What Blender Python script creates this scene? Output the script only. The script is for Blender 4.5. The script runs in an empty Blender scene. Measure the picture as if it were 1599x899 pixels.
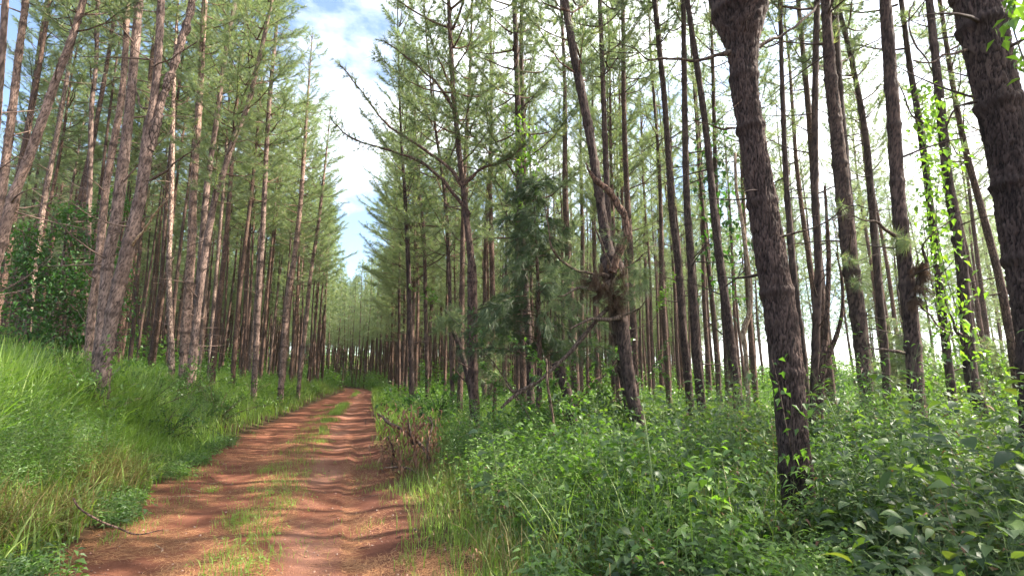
import bpy, math, random
import numpy as np

R = math.radians
rng = np.random.default_rng(7)
SC = bpy.context.scene
COL = SC.collection

# ------------------------------------------------------------------ camera
F_PX, W_PX, H_PX = 800.0, 1599.0, 899.0
PITCH = math.atan(140.0 / 800.0)
CAM_Z = 1.6
cam_d = bpy.data.cameras.new('camera')
cam = bpy.data.objects.new('camera', cam_d)
COL.objects.link(cam)
cam.location = (0, 0, CAM_Z)
cam.rotation_euler = (math.pi / 2 + PITCH, 0, 0)
cam_d.sensor_width = 36
cam_d.lens = F_PX / W_PX * 36
cam_d.clip_end = 3000
cam_d.clip_start = 0.05
SC.camera = cam

# ------------------------------------------------------------------ light
SUN_AZ, SUN_EL = 84.0, 46.0          # azimuth: degrees right of the camera's heading
EXPOSURE = 2.2
SKY_STRENGTH = 0.088
wd = bpy.data.worlds.new('World')
SC.world = wd
wd.use_nodes = True
nt = wd.node_tree
nt.nodes.clear()
N = nt.nodes.new
out = N('ShaderNodeOutputWorld')
bg = N('ShaderNodeBackground')
sky = N('ShaderNodeTexSky')
sky.sky_type = 'NISHITA'
sky.sun_disc = False
sky.sun_elevation = R(SUN_EL)
sky.sun_rotation = R(SUN_AZ)
sky.altitude = 600
sky.air_density = 1.0
sky.dust_density = 1.2
sky.ozone_density = 1.2
tc = N('ShaderNodeTexCoord')
mp = N('ShaderNodeMapping')
mp.inputs['Scale'].default_value = (1.0, 1.0, 1.9)
mp.inputs['Location'].default_value = (0.35, 0.2, 0.0)
noi = N('ShaderNodeTexNoise')
noi.inputs['Scale'].default_value = 2.1
noi.inputs['Detail'].default_value = 7
noi.inputs['Roughness'].default_value = 0.56
cr = N('ShaderNodeValToRGB')
cr.color_ramp.elements[0].position = 0.42
cr.color_ramp.elements[1].position = 0.63
cr.color_ramp.elements[0].color = (0, 0, 0, 1)
cr.color_ramp.elements[1].color = (1, 1, 1, 1)
mx = N('ShaderNodeMixRGB')
mx.inputs['Color2'].default_value = (9.0, 9.2, 9.6, 1)
nt.links.new(tc.outputs['Generated'], mp.inputs['Vector'])
nt.links.new(mp.outputs['Vector'], noi.inputs['Vector'])
sdir = N('ShaderNodeVectorMath'); sdir.operation = 'DOT_PRODUCT'
sdir.inputs[1].default_value = (math.sin(R(SUN_AZ)) * math.cos(R(SUN_EL)), math.cos(R(SUN_AZ)) * math.cos(R(SUN_EL)), math.sin(R(SUN_EL)))
nt.links.new(tc.outputs['Generated'], sdir.inputs[0])
sadd = N('ShaderNodeMath'); sadd.operation = 'MULTIPLY_ADD'
sadd.inputs[1].default_value = .34
nt.links.new(sdir.outputs['Value'], sadd.inputs[0])
nt.links.new(noi.outputs['Fac'], sadd.inputs[2])
s2 = N('ShaderNodeMath'); s2.operation = 'SUBTRACT'; s2.inputs[1].default_value = .135
nt.links.new(sadd.outputs[0], s2.inputs[0])
nt.links.new(s2.outputs[0], cr.inputs['Fac'])
nt.links.new(cr.outputs['Color'], mx.inputs['Fac'])
nt.links.new(sky.outputs['Color'], mx.inputs['Color1'])
nt.links.new(mx.outputs['Color'], bg.inputs['Color'])
bg.inputs['Strength'].default_value = SKY_STRENGTH
nt.links.new(bg.outputs['Background'], out.inputs['Surface'])

sd = bpy.data.lights.new('sun', 'SUN')
sd.energy = 5.0
sd.angle = R(0.55)
sd.color = (1.0, 0.91, 0.78)
so = bpy.data.objects.new('sun', sd)
COL.objects.link(so)
so.rotation_euler = (R(90 - SUN_EL), 0, R(180 - SUN_AZ))   # light comes from +X/+Y side
so.location = (30, 20, 40)

vs = SC.view_settings
SC.display_settings.display_device = 'sRGB'
vs.view_transform = 'Standard'
vs.look = 'None'
vs.gamma = 1
vs.use_curve_mapping = False
vs.exposure = EXPOSURE
cy = SC.cycles
cy.max_bounces = 7
cy.diffuse_bounces = 4
cy.glossy_bounces = 2
cy.transmission_bounces = 4
cy.transparent_max_bounces = 4
cy.volume_bounces = 0
cy.sample_clamp_indirect = 6
cy.caustics_reflective = False
cy.caustics_refractive = False

# ------------------------------------------------------------------ helpers
def ray(px, py):
    u = (px - 799.5) / F_PX
    v = -(py - 449.5) / F_PX
    c, s = math.cos(PITCH), math.sin(PITCH)
    return np.array([u, c - s * v, s + c * v])

def at_y(px, py, Y):
    r = ray(px, py)
    return np.array([0, 0, CAM_Z]) + r * (Y / r[1])

def at_z(px, py, z=0.0):
    r = ray(px, py)
    return np.array([0, 0, CAM_Z]) + r * ((z - CAM_Z) / r[2])

def depth_of(px, py, Y):
    return Y / ray(px, py)[1]

def nrm(a):
    return a / np.maximum(np.linalg.norm(a, axis=-1, keepdims=True), 1e-9)

def vnoise(p, seed=0):
    """value noise, p (N,3) -> 0..1"""
    p = np.asarray(p, float)
    i = np.floor(p).astype(np.int64)
    f = p - i
    f = f * f * (3 - 2 * f)
    def h(ix, iy, iz):
        n = (ix * 374761393 + iy * 668265263 + iz * 2147483647 + seed * 1274126177) & 0xffffffff
        n = ((n ^ (n >> 13)) * 1274126177) & 0xffffffff
        return ((n ^ (n >> 16)) & 0xffff) / 65535.0
    x, y, z = i[:, 0], i[:, 1], i[:, 2]
    r = 0
    for dx in (0, 1):
        wx = f[:, 0] if dx else 1 - f[:, 0]
        for dy in (0, 1):
            wy = f[:, 1] if dy else 1 - f[:, 1]
            for dz in (0, 1):
                wz = f[:, 2] if dz else 1 - f[:, 2]
                r = r + wx * wy * wz * h(x + dx, y + dy, z + dz)
    return r

def fbm(p, seed=0, oct=4):
    a, s, t = 0, 1.0, 0
    for o in range(oct):
        a = a + s * vnoise(np.asarray(p) * 2 ** o, seed + o * 17)
        t += s
        s *= .5
    return a / t

def worley(u, v, nu, seed=0):
    """cracks: F2-F1 of jittered cells, periodic in u with period nu"""
    iu, iv = np.floor(u).astype(np.int64), np.floor(v).astype(np.int64)
    f1 = np.full(u.shape, 9.0)
    f2 = np.full(u.shape, 9.0)
    for du in (-1, 0, 1):
        for dv in (-1, 0, 1):
            cu, cv = iu + du, iv + dv
            m = np.mod(cu, nu)
            n = (m * 73856093 ^ cv * 19349663 ^ seed * 83492791) & 0xffffffff
            n = ((n ^ (n >> 13)) * 1274126177) & 0xffffffff
            a = ((n >> 4) & 0xfff) / 4095.0
            b = ((n >> 17) & 0xfff) / 4095.0
            d = np.hypot(cu + a - u, cv + b - v)
            f2 = np.minimum(f2, np.maximum(f1, d))
            f1 = np.minimum(f1, d)
    return f2 - f1

class MB:
    def __init__(s):
        s.v, s.f, s.m, s.a, s.sm, s.n = [], [], [], [], [], 0
    def add(s, v, f, mat=0, attr=None, smooth=False):
        v = np.asarray(v, float).reshape(-1, 3)
        f = np.asarray(f, np.int64).reshape(-1, 3)
        s.v.append(v)
        s.f.append(f + s.n)
        s.m.append(np.full(len(f), mat, np.int32))
        s.sm.append(np.full(len(f), smooth, bool))
        s.a.append(np.zeros(len(v)) if attr is None else attr)
        s.n += len(v)
    def mesh(s, name, mats, attr_name=None):
        v = np.concatenate(s.v); f = np.concatenate(s.f)
        me = bpy.data.meshes.new(name)
        me.vertices.add(len(v)); me.vertices.foreach_set('co', v.astype(np.float32).ravel())
        me.loops.add(f.size); me.loops.foreach_set('vertex_index', f.astype(np.int32).ravel())
        me.polygons.add(len(f))
        me.polygons.foreach_set('loop_start', np.arange(0, f.size, 3, dtype=np.int32))
        me.polygons.foreach_set('material_index', np.concatenate(s.m))
        me.polygons.foreach_set('use_smooth', np.concatenate(s.sm))
        if attr_name:
            at = me.attributes.new(attr_name, 'FLOAT', 'POINT')
            at.data.foreach_set('value', np.concatenate(s.a).astype(np.float32))
        for m in mats:
            me.materials.append(m)
        me.update(calc_edges=True)
        return me
    def obj(s, name, mats, parent=None, attr_name=None, loc=None):
        o = bpy.data.objects.new(name, s.mesh(name, mats, attr_name))
        COL.objects.link(o)
        if parent is not None:
            o.parent = parent
        if loc is not None:
            o.location = loc
        return o

def tag(o, label=None, cat=None, group=None, kind=None):
    if label: o['label'] = label
    if cat: o['category'] = cat
    if group: o['group'] = group
    if kind: o['kind'] = kind
    return o

def empty(name, loc, rz=0.0):
    o = bpy.data.objects.new(name, None)
    o.empty_display_size = .3
    COL.objects.link(o)
    o.location = loc
    o.rotation_euler = (0, 0, rz)
    return o

def smooth_path(P, n):
    """Catmull-Rom resample"""
    P = np.asarray(P, float)
    Q = np.vstack([2 * P[0] - P[1], P, 2 * P[-1] - P[-2]])
    seg = np.linalg.norm(np.diff(P[:, :3], axis=0), axis=1)
    cum = np.concatenate([[0], np.cumsum(seg)])
    s = np.linspace(0, cum[-1], n)
    k = np.clip(np.searchsorted(cum, s, 'right') - 1, 0, len(seg) - 1)
    t = ((s - cum[k]) / seg[k])[:, None]
    a, b, c, d = Q[k], Q[k + 1], Q[k + 2], Q[k + 3]
    return .5 * ((2 * b) + (c - a) * t + (2 * a - 5 * b + 4 * c - d) * t ** 2 + (3 * b - a - 3 * c + d) * t ** 3)

def tube_grid(C, rad, k, disp=None):
    """C (n,3) centres, rad (n,) radii; disp (n,k) extra radius"""
    C = np.asarray(C, float)
    n = len(C)
    T = nrm(np.gradient(C, axis=0))
    ref = np.array([1.0, 0.03, 0.02]) if abs(T[:, 0]).mean() < .8 else np.array([0.02, 0.05, 1.0])
    U = nrm(ref - (T @ ref)[:, None] * T)
    V = np.cross(T, U)
    an = np.linspace(0, 2 * np.pi, k, endpoint=False)
    rr = np.asarray(rad, float)[:, None] * np.ones(k)
    if disp is not None:
        rr = rr + disp
    P = C[:, None, :] + rr[..., None] * (np.cos(an)[None, :, None] * U[:, None, :] + np.sin(an)[None, :, None] * V[:, None, :])
    i = np.arange(n - 1)[:, None] * k
    j = np.arange(k)[None, :]
    j2 = (j + 1) % k
    a, b, c, d = i + j, i + j2, i + k + j2, i + k + j
    F = np.stack([np.stack([a, b, c], -1), np.stack([a, c, d], -1)], 2).reshape(-1, 3)
    return P.reshape(-1, 3), F

def add_tube(mb, C, r0, r1=None, k=5, mat=0, smooth=True, attr=None):
    C = np.asarray(C, float)
    rad = np.linspace(r0, r0 if r1 is None else r1, len(C)) if np.isscalar(r0) else r0
    v, f = tube_grid(C, rad, k)
    v = np.vstack([v, C[-1:]])
    m = (len(C) - 1) * k
    cap = np.array([[m + j, m + (j + 1) % k, len(v) - 1] for j in range(k)])
    mb.add(v, np.vstack([f, cap]), mat, None if attr is None else np.full(len(v), attr), smooth)

def needles(mb, P, D, n, L, W, rg, mat=1, droop=.12, spread=(0.15, 1.15)):
    """tufts of needles: P, D (M,3)"""
    M = len(P)
    P = np.repeat(P, n, 0); D = nrm(np.repeat(D, n, 0))
    q = nrm(rg.normal(size=(M * n, 3)))
    q = nrm(q - (q * D).sum(1, keepdims=True) * D)
    th = rg.uniform(spread[0], spread[1], (M * n, 1))
    d = nrm(D * np.cos(th) + q * np.sin(th))
    d[:, 2] -= droop
    d = nrm(d)
    l = L * rg.uniform(.65, 1.15, (M * n, 1))
    side = nrm(np.cross(d, nrm(rg.normal(size=(M * n, 3)))))
    w = W * rg.uniform(.7, 1.2, (M * n, 1)) * .5
    tip = P + d * l
    tip[:, 2] -= (l[:, 0] ** 2) * .5
    V = np.stack([P - side * w, P + side * w, tip], 1).reshape(-1, 3)
    F = np.arange(M * n * 3).reshape(-1, 3)
    mb.add(V, F, mat)

def leaves(mb, P, D, L, Wd, rg, mat=0, up=None, fold=.25, droop=.25, detail=1):
    """broad leaves. P,D (M,3); L (M,) length"""
    M = len(P)
    D = nrm(D)
    upv = np.tile([0, 0, 1.0], (M, 1)) + rg.normal(0, .28, (M, 3)) if up is None else up
    S = nrm(np.cross(D, upv))
    Nn = nrm(np.cross(S, D))
    L = np.asarray(L).reshape(-1, 1); Wd = np.asarray(Wd).reshape(-1, 1)
    b = P
    t = P + D * L - np.array([0, 0, 1.0]) * L * droop
    if detail == 1:
        m = P + D * L * .45
        l = m + S * Wd * .5 + Nn * Wd * fold * .5
        r = m - S * Wd * .5 + Nn * Wd * fold * .5
        V = np.stack([b, l, t, r], 1).reshape(-1, 3)
        o = np.arange(M)[:, None] * 4
        F = np.concatenate([o + [0, 1, 2], o + [0, 2, 3]], 1).reshape(-1, 3)
    else:
        dz = np.array([0, 0, 1.0])
        if detail == 3:
            st = [(.10, .42), (.25, .86), (.42, 1.0), (.60, .86), (.78, .52), (.92, .2)]
            rows = [b]
            for tt, ww in st:
                c = P + D * L * tt - dz * L * droop * tt ** 2.2 + dz * L * .05 * math.sin(tt * 3.1)
                e = Nn * Wd * fold * .5 * ww
                rows += [c + S * Wd * .5 * ww + e, c, c - S * Wd * .5 * ww + e]
            rows += [t]
            V = np.stack(rows, 1).reshape(-1, 3)
            nvv = len(rows)
            o = np.arange(M)[:, None] * nvv
            fs = [[0, 1, 2], [0, 2, 3]]
            for q in range(5):
                a = 1 + q * 3
                fs += [[a, a + 3, a + 4], [a, a + 4, a + 1], [a + 1, a + 4, a + 5], [a + 1, a + 5, a + 2]]
            a = 16
            fs += [[a, nvv - 1, a + 1], [a + 1, nvv - 1, a + 2]]
            F = np.concatenate([o + f for f in fs], 1).reshape(-1, 3)
            mb.add(V, F, mat, smooth=True)
            return
        m1 = P + D * L * .3 + dz * L * .03
        m2 = P + D * L * .68 - dz * L * droop * .42
        e = Nn * Wd * fold * .5
        l1, r1 = m1 + S * Wd * .5 + e, m1 - S * Wd * .5 + e
        l2, r2 = m2 + S * Wd * .36 + e * .8, m2 - S * Wd * .36 + e * .8
        V = np.stack([b, l1, l2, t, r2, r1, m1, m2], 1).reshape(-1, 3)
        o = np.arange(M)[:, None] * 8
        F = np.concatenate([o + q for q in ([0, 1, 6], [1, 2, 7], [1, 7, 6], [2, 3, 7], [0, 6, 5], [6, 7, 4], [6, 4, 5], [7, 3, 4])], 1).reshape(-1, 3)
    mb.add(V, F, mat, smooth=detail > 1)

def blades(mb, P, H, rg, width=.012, bend=.6, mat=0, segs=3, head=None):
    """grass blades from P (M,3), length H (M,)"""
    M = len(P)
    az = rg.uniform(0, 2 * np.pi, M) if head is None else head
    h = np.stack([np.cos(az), np.sin(az), 0 * az], 1)
    S = np.stack([-np.sin(az), np.cos(az), 0 * az], 1)
    tw = rg.normal(0, .5, (M, 1))
    S = nrm(S + h * tw)
    b = (bend * rg.uniform(.15, 1.25, M))[:, None]
    H = np.asarray(H)[:, None]
    w = (width * rg.uniform(.6, 1.2, M))[:, None]
    rows = []
    for i in range(segs + 1):
        t = i / segs
        c = P + np.array([0, 0, 1.0]) * H * (t - .42 * b * t ** 2.4) + h * H * b * (t ** 1.9) * .75
        if i < segs:
            ww = w * (1 - t) ** .55 * .5 if i else w * .35
            rows += [c - S * ww, c + S * ww]
        else:
            rows += [c]
    V = np.stack(rows, 1).reshape(-1, 3)
    nv = 2 * segs + 1
    o = np.arange(M)[:, None] * nv
    fs = []
    for i in range(segs - 1):
        a = 2 * i
        fs += [[a, a + 1, a + 3], [a, a + 3, a + 2]]
    a = 2 * (segs - 1)
    fs += [[a, a + 1, a + 2]]
    F = np.concatenate([o + q for q in fs], 1).reshape(-1, 3)
    mb.add(V, F, mat)

# ------------------------------------------------------------------ materials
def mat_new(name):
    m = bpy.data.materials.new(name)
    m.use_nodes = True
    t = m.node_tree
    t.nodes.clear()
    return m, t

def nd(t, typ, **kw):
    n = t.nodes.new(typ)
    for k, v in kw.items():
        if k.startswith('i_'):
            key = k[2:]
            n.inputs[int(key) if key.isdigit() else key.replace('_', ' ')].default_value = v
        else:
            setattr(n, k, v)
    return n

def ramp(t, pts):
    n = t.nodes.new('ShaderNodeValToRGB')
    e = n.color_ramp.elements
    while len(e) < len(pts):
        e.new(0.5)
    for el, (p, c) in zip(e, pts):
        el.position = p
        el.color = (*c, 1)
    return n

def leaf_mat(name, cols, trans=.35, rough=.5, tcol=None, spec=.4, patch=None, patch_scale=.6):
    """cols: colours picked per island; patch: second set blended by world noise"""
    m, t = mat_new(name)
    geo = nd(t, 'ShaderNodeNewGeometry')
    rp = ramp(t, [(i / max(1, len(cols) - 1), c) for i, c in enumerate(cols)])
    t.links.new(geo.outputs['Random Per Island'], rp.inputs['Fac'])
    col = rp.outputs['Color']
    if patch:
        tcn = nd(t, 'ShaderNodeTexCoord')
        no = nd(t, 'ShaderNodeTexNoise', i_Scale=patch_scale, i_Detail=3.0)
        t.links.new(tcn.outputs['Object'], no.inputs['Vector'])
        r2 = ramp(t, [(.42, (0, 0, 0)), (.6, (1, 1, 1))])
        t.links.new(no.outputs['Fac'], r2.inputs['Fac'])
        rp2 = ramp(t, [(i / max(1, len(patch) - 1), c) for i, c in enumerate(patch)])
        t.links.new(geo.outputs['Random Per Island'], rp2.inputs['Fac'])
        mxx = nd(t, 'ShaderNodeMixRGB')
        t.links.new(r2.outputs['Color'], mxx.inputs['Fac'])
        t.links.new(col, mxx.inputs['Color1'])
        t.links.new(rp2.outputs['Color'], mxx.inputs['Color2'])
        col = mxx.outputs['Color']
    p = nd(t, 'ShaderNodeBsdfPrincipled')
    p.inputs['Roughness'].default_value = rough
    p.inputs['Specular IOR Level'].default_value = spec
    t.links.new(col, p.inputs['Base Color'])
    tr = nd(t, 'ShaderNodeBsdfTranslucent')
    hs = nd(t, 'ShaderNodeMixRGB', blend_type='MULTIPLY')
    hs.inputs['Fac'].default_value = 1
    hs.inputs['Color2'].default_value = (*(tcol or (2.2, 2.4, .9)), 1)
    t.links.new(col, hs.inputs['Color1'])
    t.links.new(hs.outputs['Color'], tr.inputs['Color'])
    ms = nd(t, 'ShaderNodeMixShader')
    ms.inputs['Fac'].default_value = trans
    t.links.new(p.outputs['BSDF'], ms.inputs[1])
    t.links.new(tr.outputs['BSDF'], ms.inputs[2])
    o = nd(t, 'ShaderNodeOutputMaterial')
    t.links.new(ms.outputs['Shader'], o.inputs['Surface'])
    return m

def bark_mat(name, plate=((.09, .055, .04), (.21, .14, .11)), crack=(.035, .022, .017), use_attr=False, sc=22.0, bump=.6, lichen=.0):
    m, t = mat_new(name)
    tcn = nd(t, 'ShaderNodeTexCoord')
    mpn = nd(t, 'ShaderNodeMapping')
    mpn.inputs['Scale'].default_value = (1, 1, .3)
    t.links.new(tcn.outputs['Object'], mpn.inputs['Vector'])
    wn = nd(t, 'ShaderNodeTexNoise', i_Scale=9.0, i_Detail=3.0)
    t.links.new(mpn.outputs['Vector'], wn.inputs['Vector'])
    ad = nd(t, 'ShaderNodeMixRGB', blend_type='ADD')
    ad.inputs['Fac'].default_value = .07
    t.links.new(mpn.outputs['Vector'], ad.inputs['Color1'])
    t.links.new(wn.outputs['Color'], ad.inputs['Color2'])
    vo = nd(t, 'ShaderNodeTexVoronoi', feature='DISTANCE_TO_EDGE', i_Scale=sc)
    t.links.new(ad.outputs['Color'], vo.inputs['Vector'])
    vc = nd(t, 'ShaderNodeTexVoronoi', feature='F1', i_Scale=sc)
    t.links.new(ad.outputs['Color'], vc.inputs['Vector'])
    fine = nd(t, 'ShaderNodeTexNoise', i_Scale=60.0, i_Detail=5.0, i_Roughness=.65)
    t.links.new(mpn.outputs['Vector'], fine.inputs['Vector'])
    big = nd(t, 'ShaderNodeTexNoise', i_Scale=2.2, i_Detail=3.0)
    t.links.new(tcn.outputs['Object'], big.inputs['Vector'])
    sepc = nd(t, 'ShaderNodeSeparateColor')
    t.links.new(vc.outputs['Color'], sepc.inputs['Color'])
    av = nd(t, 'ShaderNodeMath', operation='ADD')
    t.links.new(fine.outputs['Fac'], av.inputs[0])
    t.links.new(sepc.outputs[0], av.inputs[1])
    hf = nd(t, 'ShaderNodeMath', operation='MULTIPLY_ADD')
    hf.inputs[1].default_value = .35
    t.links.new(av.outputs[0], hf.inputs[0])
    bsub = nd(t, 'ShaderNodeMath', operation='MULTIPLY_ADD')
    bsub.inputs[1].default_value = .9
    bsub.inputs[2].default_value = -.35
    t.links.new(big.outputs['Fac'], bsub.inputs[0])
    t.links.new(bsub.outputs[0], hf.inputs[2])
    pr = ramp(t, [(.15, plate[0]), (.75, plate[1])])
    t.links.new(hf.outputs[0], pr.inputs['Fac'])
    if use_attr:
        an = nd(t, 'ShaderNodeAttribute', attribute_name='crack')
        cf = nd(t, 'ShaderNodeMath', operation='MULTIPLY_ADD')
        cf.inputs[1].default_value = 1.0
        t.links.new(an.outputs['Fac'], cf.inputs[0])
        fs = nd(t, 'ShaderNodeMath', operation='MULTIPLY_ADD')
        fs.inputs[1].default_value = .5
        fs.inputs[2].default_value = -.25
        t.links.new(fine.outputs['Fac'], fs.inputs[0])
        t.links.new(fs.outputs[0], cf.inputs[2])
        crk = ramp(t, [(.05, (1, 1, 1)), (.55, (0, 0, 0))])
        t.links.new(cf.outputs[0], crk.inputs['Fac'])
        inv = crk.outputs['Color']
    else:
        crk = ramp(t, [(.02, (1, 1, 1)), (.16, (0, 0, 0))])
        t.links.new(vo.outputs['Distance'], crk.inputs['Fac'])
        inv = crk.outputs['Color']
    mc = nd(t, 'ShaderNodeMixRGB')
    mc.inputs['Color2'].default_value = (*crack, 1)
    t.links.new(inv, mc.inputs['Fac'])
    t.links.new(pr.outputs['Color'], mc.inputs['Color1'])
    col = mc.outputs['Color']
    oi = nd(t, 'ShaderNodeObjectInfo')
    tint = ramp(t, [(0, (.78, .74, .72)), (.5, (1.0, .95, .92)), (1, (1.25, 1.12, 1.02))])
    t.links.new(oi.outputs['Random'], tint.inputs['Fac'])
    tm = nd(t, 'ShaderNodeMixRGB', blend_type='MULTIPLY')
    tm.inputs['Fac'].default_value = 1
    t.links.new(col, tm.inputs['Color1'])
    t.links.new(tint.outputs['Color'], tm.inputs['Color2'])
    # dark resinous collars at the whorls
    at = nd(t, 'ShaderNodeAttribute', attribute_name='collar')
    dk = nd(t, 'ShaderNodeMixRGB', blend_type='MIX')
    dk.inputs['Color2'].default_value = (.045, .03, .025, 1)
    dm = nd(t, 'ShaderNodeMath', operation='MULTIPLY')
    dm.inputs[1].default_value = .8
    t.links.new(at.outputs['Fac'], dm.inputs[0])
    t.links.new(dm.outputs[0], dk.inputs['Fac'])
    t.links.new(tm.outputs['Color'], dk.inputs['Color1'])
    p = nd(t, 'ShaderNodeBsdfPrincipled')
    p.inputs['Roughness'].default_value = .85
    p.inputs['Specular IOR Level'].default_value = .2
    t.links.new(dk.outputs['Color'], p.inputs['Base Color'])
    bh = nd(t, 'ShaderNodeMath', operation='MULTIPLY_ADD')
    bh.inputs[1].default_value = -1.2 if not use_attr else 0.0
    t.links.new(inv, bh.inputs[0])
    t.links.new(fine.outputs['Fac'], bh.inputs[2])
    bm = nd(t, 'ShaderNodeBump')
    bm.inputs['Strength'].default_value = bump
    bm.inputs['Distance'].default_value = .012
    t.links.new(bh.outputs[0], bm.inputs['Height'])
    t.links.new(bm.outputs['Normal'], p.inputs['Normal'])
    o = nd(t, 'ShaderNodeOutputMaterial')
    t.links.new(p.outputs['BSDF'], o.inputs['Surface'])
    return m

BARK = bark_mat('pine_bark')
BARK_SHADE_TONE = bark_mat('pine_bark_shade_tone', plate=((.040, .027, .023), (.125, .088, .075)), crack=(.006, .004, .004), use_attr=True, bump=.9)  # same bark darkened: backlit shade of the right-hand trunks put into the colour
BARK_LIT_TONE = bark_mat('pine_bark_lit_tone', plate=((.13, .09, .075), (.32, .235, .20)), crack=(.03, .02, .017), use_attr=True, bump=.9)  # same bark lightened: sunlight on the left-bank trunks put into the colour
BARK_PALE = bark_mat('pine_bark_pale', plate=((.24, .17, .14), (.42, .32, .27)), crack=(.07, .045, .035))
BARK_STEM = bark_mat('pine_bark_stem', plate=((.13, .09, .075), (.32, .235, .20)), crack=(.04, .028, .022))  # repeats the painted-in lit tone for the forked pine's second stem
TWIG = bark_mat('dead_twig', plate=((.09, .065, .05), (.19, .145, .115)), bump=.2)
PALE_TWIG = bark_mat('pale_twig', plate=((.22, .16, .11), (.42, .33, .24)), crack=(.12, .08, .05), bump=.2)
NEEDLE = leaf_mat('pine_needles', [(.09, .13, .07), (.135, .18, .10), (.18, .22, .13), (.27, .26, .12)], trans=.45, rough=.45, tcol=(1.5, 1.7, .95))  # yellow last tone paints warm sunlight into the needles
DEADN = leaf_mat('dead_needles', [(.075, .042, .024), (.12, .07, .038), (.05, .03, .018)], trans=.25, rough=.6, tcol=(1.2, 1.1, .8))
GRASS = leaf_mat('grass_blade', [(.075, .13, .03), (.145, .225, .045), (.235, .32, .075), (.11, .175, .045), (.20, .26, .06), (.29, .34, .13)], trans=.42, rough=.5,
                 patch=[(.13, .22, .04), (.20, .27, .07), (.16, .24, .05)], patch_scale=.5, tcol=(1.7, 2.0, .7))
STRAW = leaf_mat('dry_grass_blade', [(.20, .14, .06), (.28, .21, .09), (.15, .17, .05), (.12, .17, .04), (.17, .10, .05)], trans=.3, rough=.55, tcol=(1.2, 1.1, .8))
WEED = leaf_mat('weed_leaf', [(.035, .075, .024), (.055, .108, .033), (.095, .16, .045), (.045, .085, .034)], trans=.38, rough=.42,
                patch=[(.075, .14, .032), (.11, .19, .042), (.14, .21, .055)], patch_scale=.9, tcol=(1.8, 2.2, .6))
SHRUB = leaf_mat('shrub_leaf', [(.022, .045, .022), (.033, .064, .03), (.05, .086, .036), (.10, .155, .05), (.08, .125, .042), (.035, .065, .03), (.07, .11, .05), (.13, .15, .05)], trans=.36, rough=.5, spec=.3, tcol=(2.1, 2.3, .6))
VINE = leaf_mat('vine_leaf', [(.08, .16, .035), (.11, .20, .045), (.14, .22, .05)], trans=.42, rough=.45, tcol=(2.0, 2.1, .6))
DARKLEAF = leaf_mat('dark_leaf', [(.03, .075, .02), (.04, .10, .025), (.055, .125, .03)], trans=.35, rough=.4, tcol=(1.8, 2.1, .6))
BROWNLEAF = leaf_mat('withered_leaf', [(.18, .085, .05), (.27, .15, .085), (.12, .06, .04)], trans=.2, rough=.7, tcol=(1.1, 1, .8))
LITTER = leaf_mat('fallen_needle', [(.22, .09, .04), (.33, .16, .07), (.42, .23, .11), (.16, .07, .035)], trans=.05, rough=.6)
STEM = leaf_mat('green_stem', [(.10, .16, .05), (.14, .19, .07)], trans=.05, rough=.5)

# ------------------------------------------------------------------ terrain
_L = [(-60, 1010), (90, 899), (215, 800), (300, 730), (395, 678), (470, 642), (512, 622), (540, 611)]
_Rr = [(700, 1010), (652, 899), (625, 800), (602, 740), (588, 700), (580, 660), (578, 625), (579, 611)]
_l = np.array([at_z(*p) for p in _L]); _r = np.array([at_z(*p) for p in _Rr])
def _ext(a, far):
    d0 = (a[1] - a[0]) / (a[1][1] - a[0][1])
    pre = a[0] + d0 * (-30 - a[0][1])
    return np.vstack([pre, a, far])
_yl, _xl = (lambda q: (q[:, 1], q[:, 0]))(_ext(_l, [[-25.5, 75, 0], [-45, 95, 0], [-100, 125, 0], [-400, 180, 0]]))
_yr, _xr = (lambda q: (q[:, 1], q[:, 0]))(_ext(_r, [[-21.6, 75, 0], [-38, 95, 0], [-92, 128, 0], [-396, 184, 0]]))

def edges(y):
    y = np.asarray(y, float)
    return np.interp(y, _yl, _xl), np.interp(y, _yr, _xr)

def sstep(a, b, x):
    t = np.clip((x - a) / (b - a), 0, 1)
    return t * t * (3 - 2 * t)

def ground_z(x, y, micro=True):
    x = np.asarray(x, float); y = np.asarray(y, float)
    xl, xr = edges(y)
    dl = xl - x            # >0 left of road
    dr = x - xr            # >0 right of road
    far = sstep(45, 120, y)
    z = 1.08 * sstep(0.15, 3.2, dl) * (1 - .55 * far) + np.clip(dl - 2.5, 0, 60) * .085 * (1 - .6 * far)
    z = z + 11 * sstep(85, 220, np.hypot(x, y)) * (1 - sstep(-.1, .45, x / np.maximum(y, 1))) * (y > 0)
    z = z + .12 * sstep(0.1, 1.3, dr) - np.clip(dr - 3, 0, 80) * .012
    p = np.stack([x * .35, y * .35, 0 * x], -1).reshape(-1, 3)
    off = sstep(0, 1.5, np.maximum(dl, dr))
    z = z + (fbm(p, 3, 3).reshape(x.shape) - .5) * .35 * off
    # wheel tracks, crown between them and the washed-out channel
    inside = (dl < 0) & (dr < 0)
    w = np.maximum(xr - xl, .5)
    u = np.clip((x - xl) / w, 0, 1)
    z = z - .035 * np.exp(-((u - .25) / .10) ** 2) * inside - .045 * np.exp(-((u - .72) / .09) ** 2) * inside
    ch = .82 + .035 * np.sin(y * .7) + .012 * np.sin(y * 2.1 + 1)
    z = z - .065 * sstep(0, .05, u - ch + .03) * (1 - sstep(.04, .22, u - ch)) * inside * (1 - sstep(12, 20, y))
    if micro:
        q = np.stack([x * 3.1, y * 3.1, 0 * x], -1).reshape(-1, 3)
        z = z + (fbm(q, 9, 4).reshape(x.shape) - .5) * (.028 - .0265 * inside)
    return z

def gz(x, y):
    return float(ground_z(np.array([x]), np.array([y]))[0])

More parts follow.
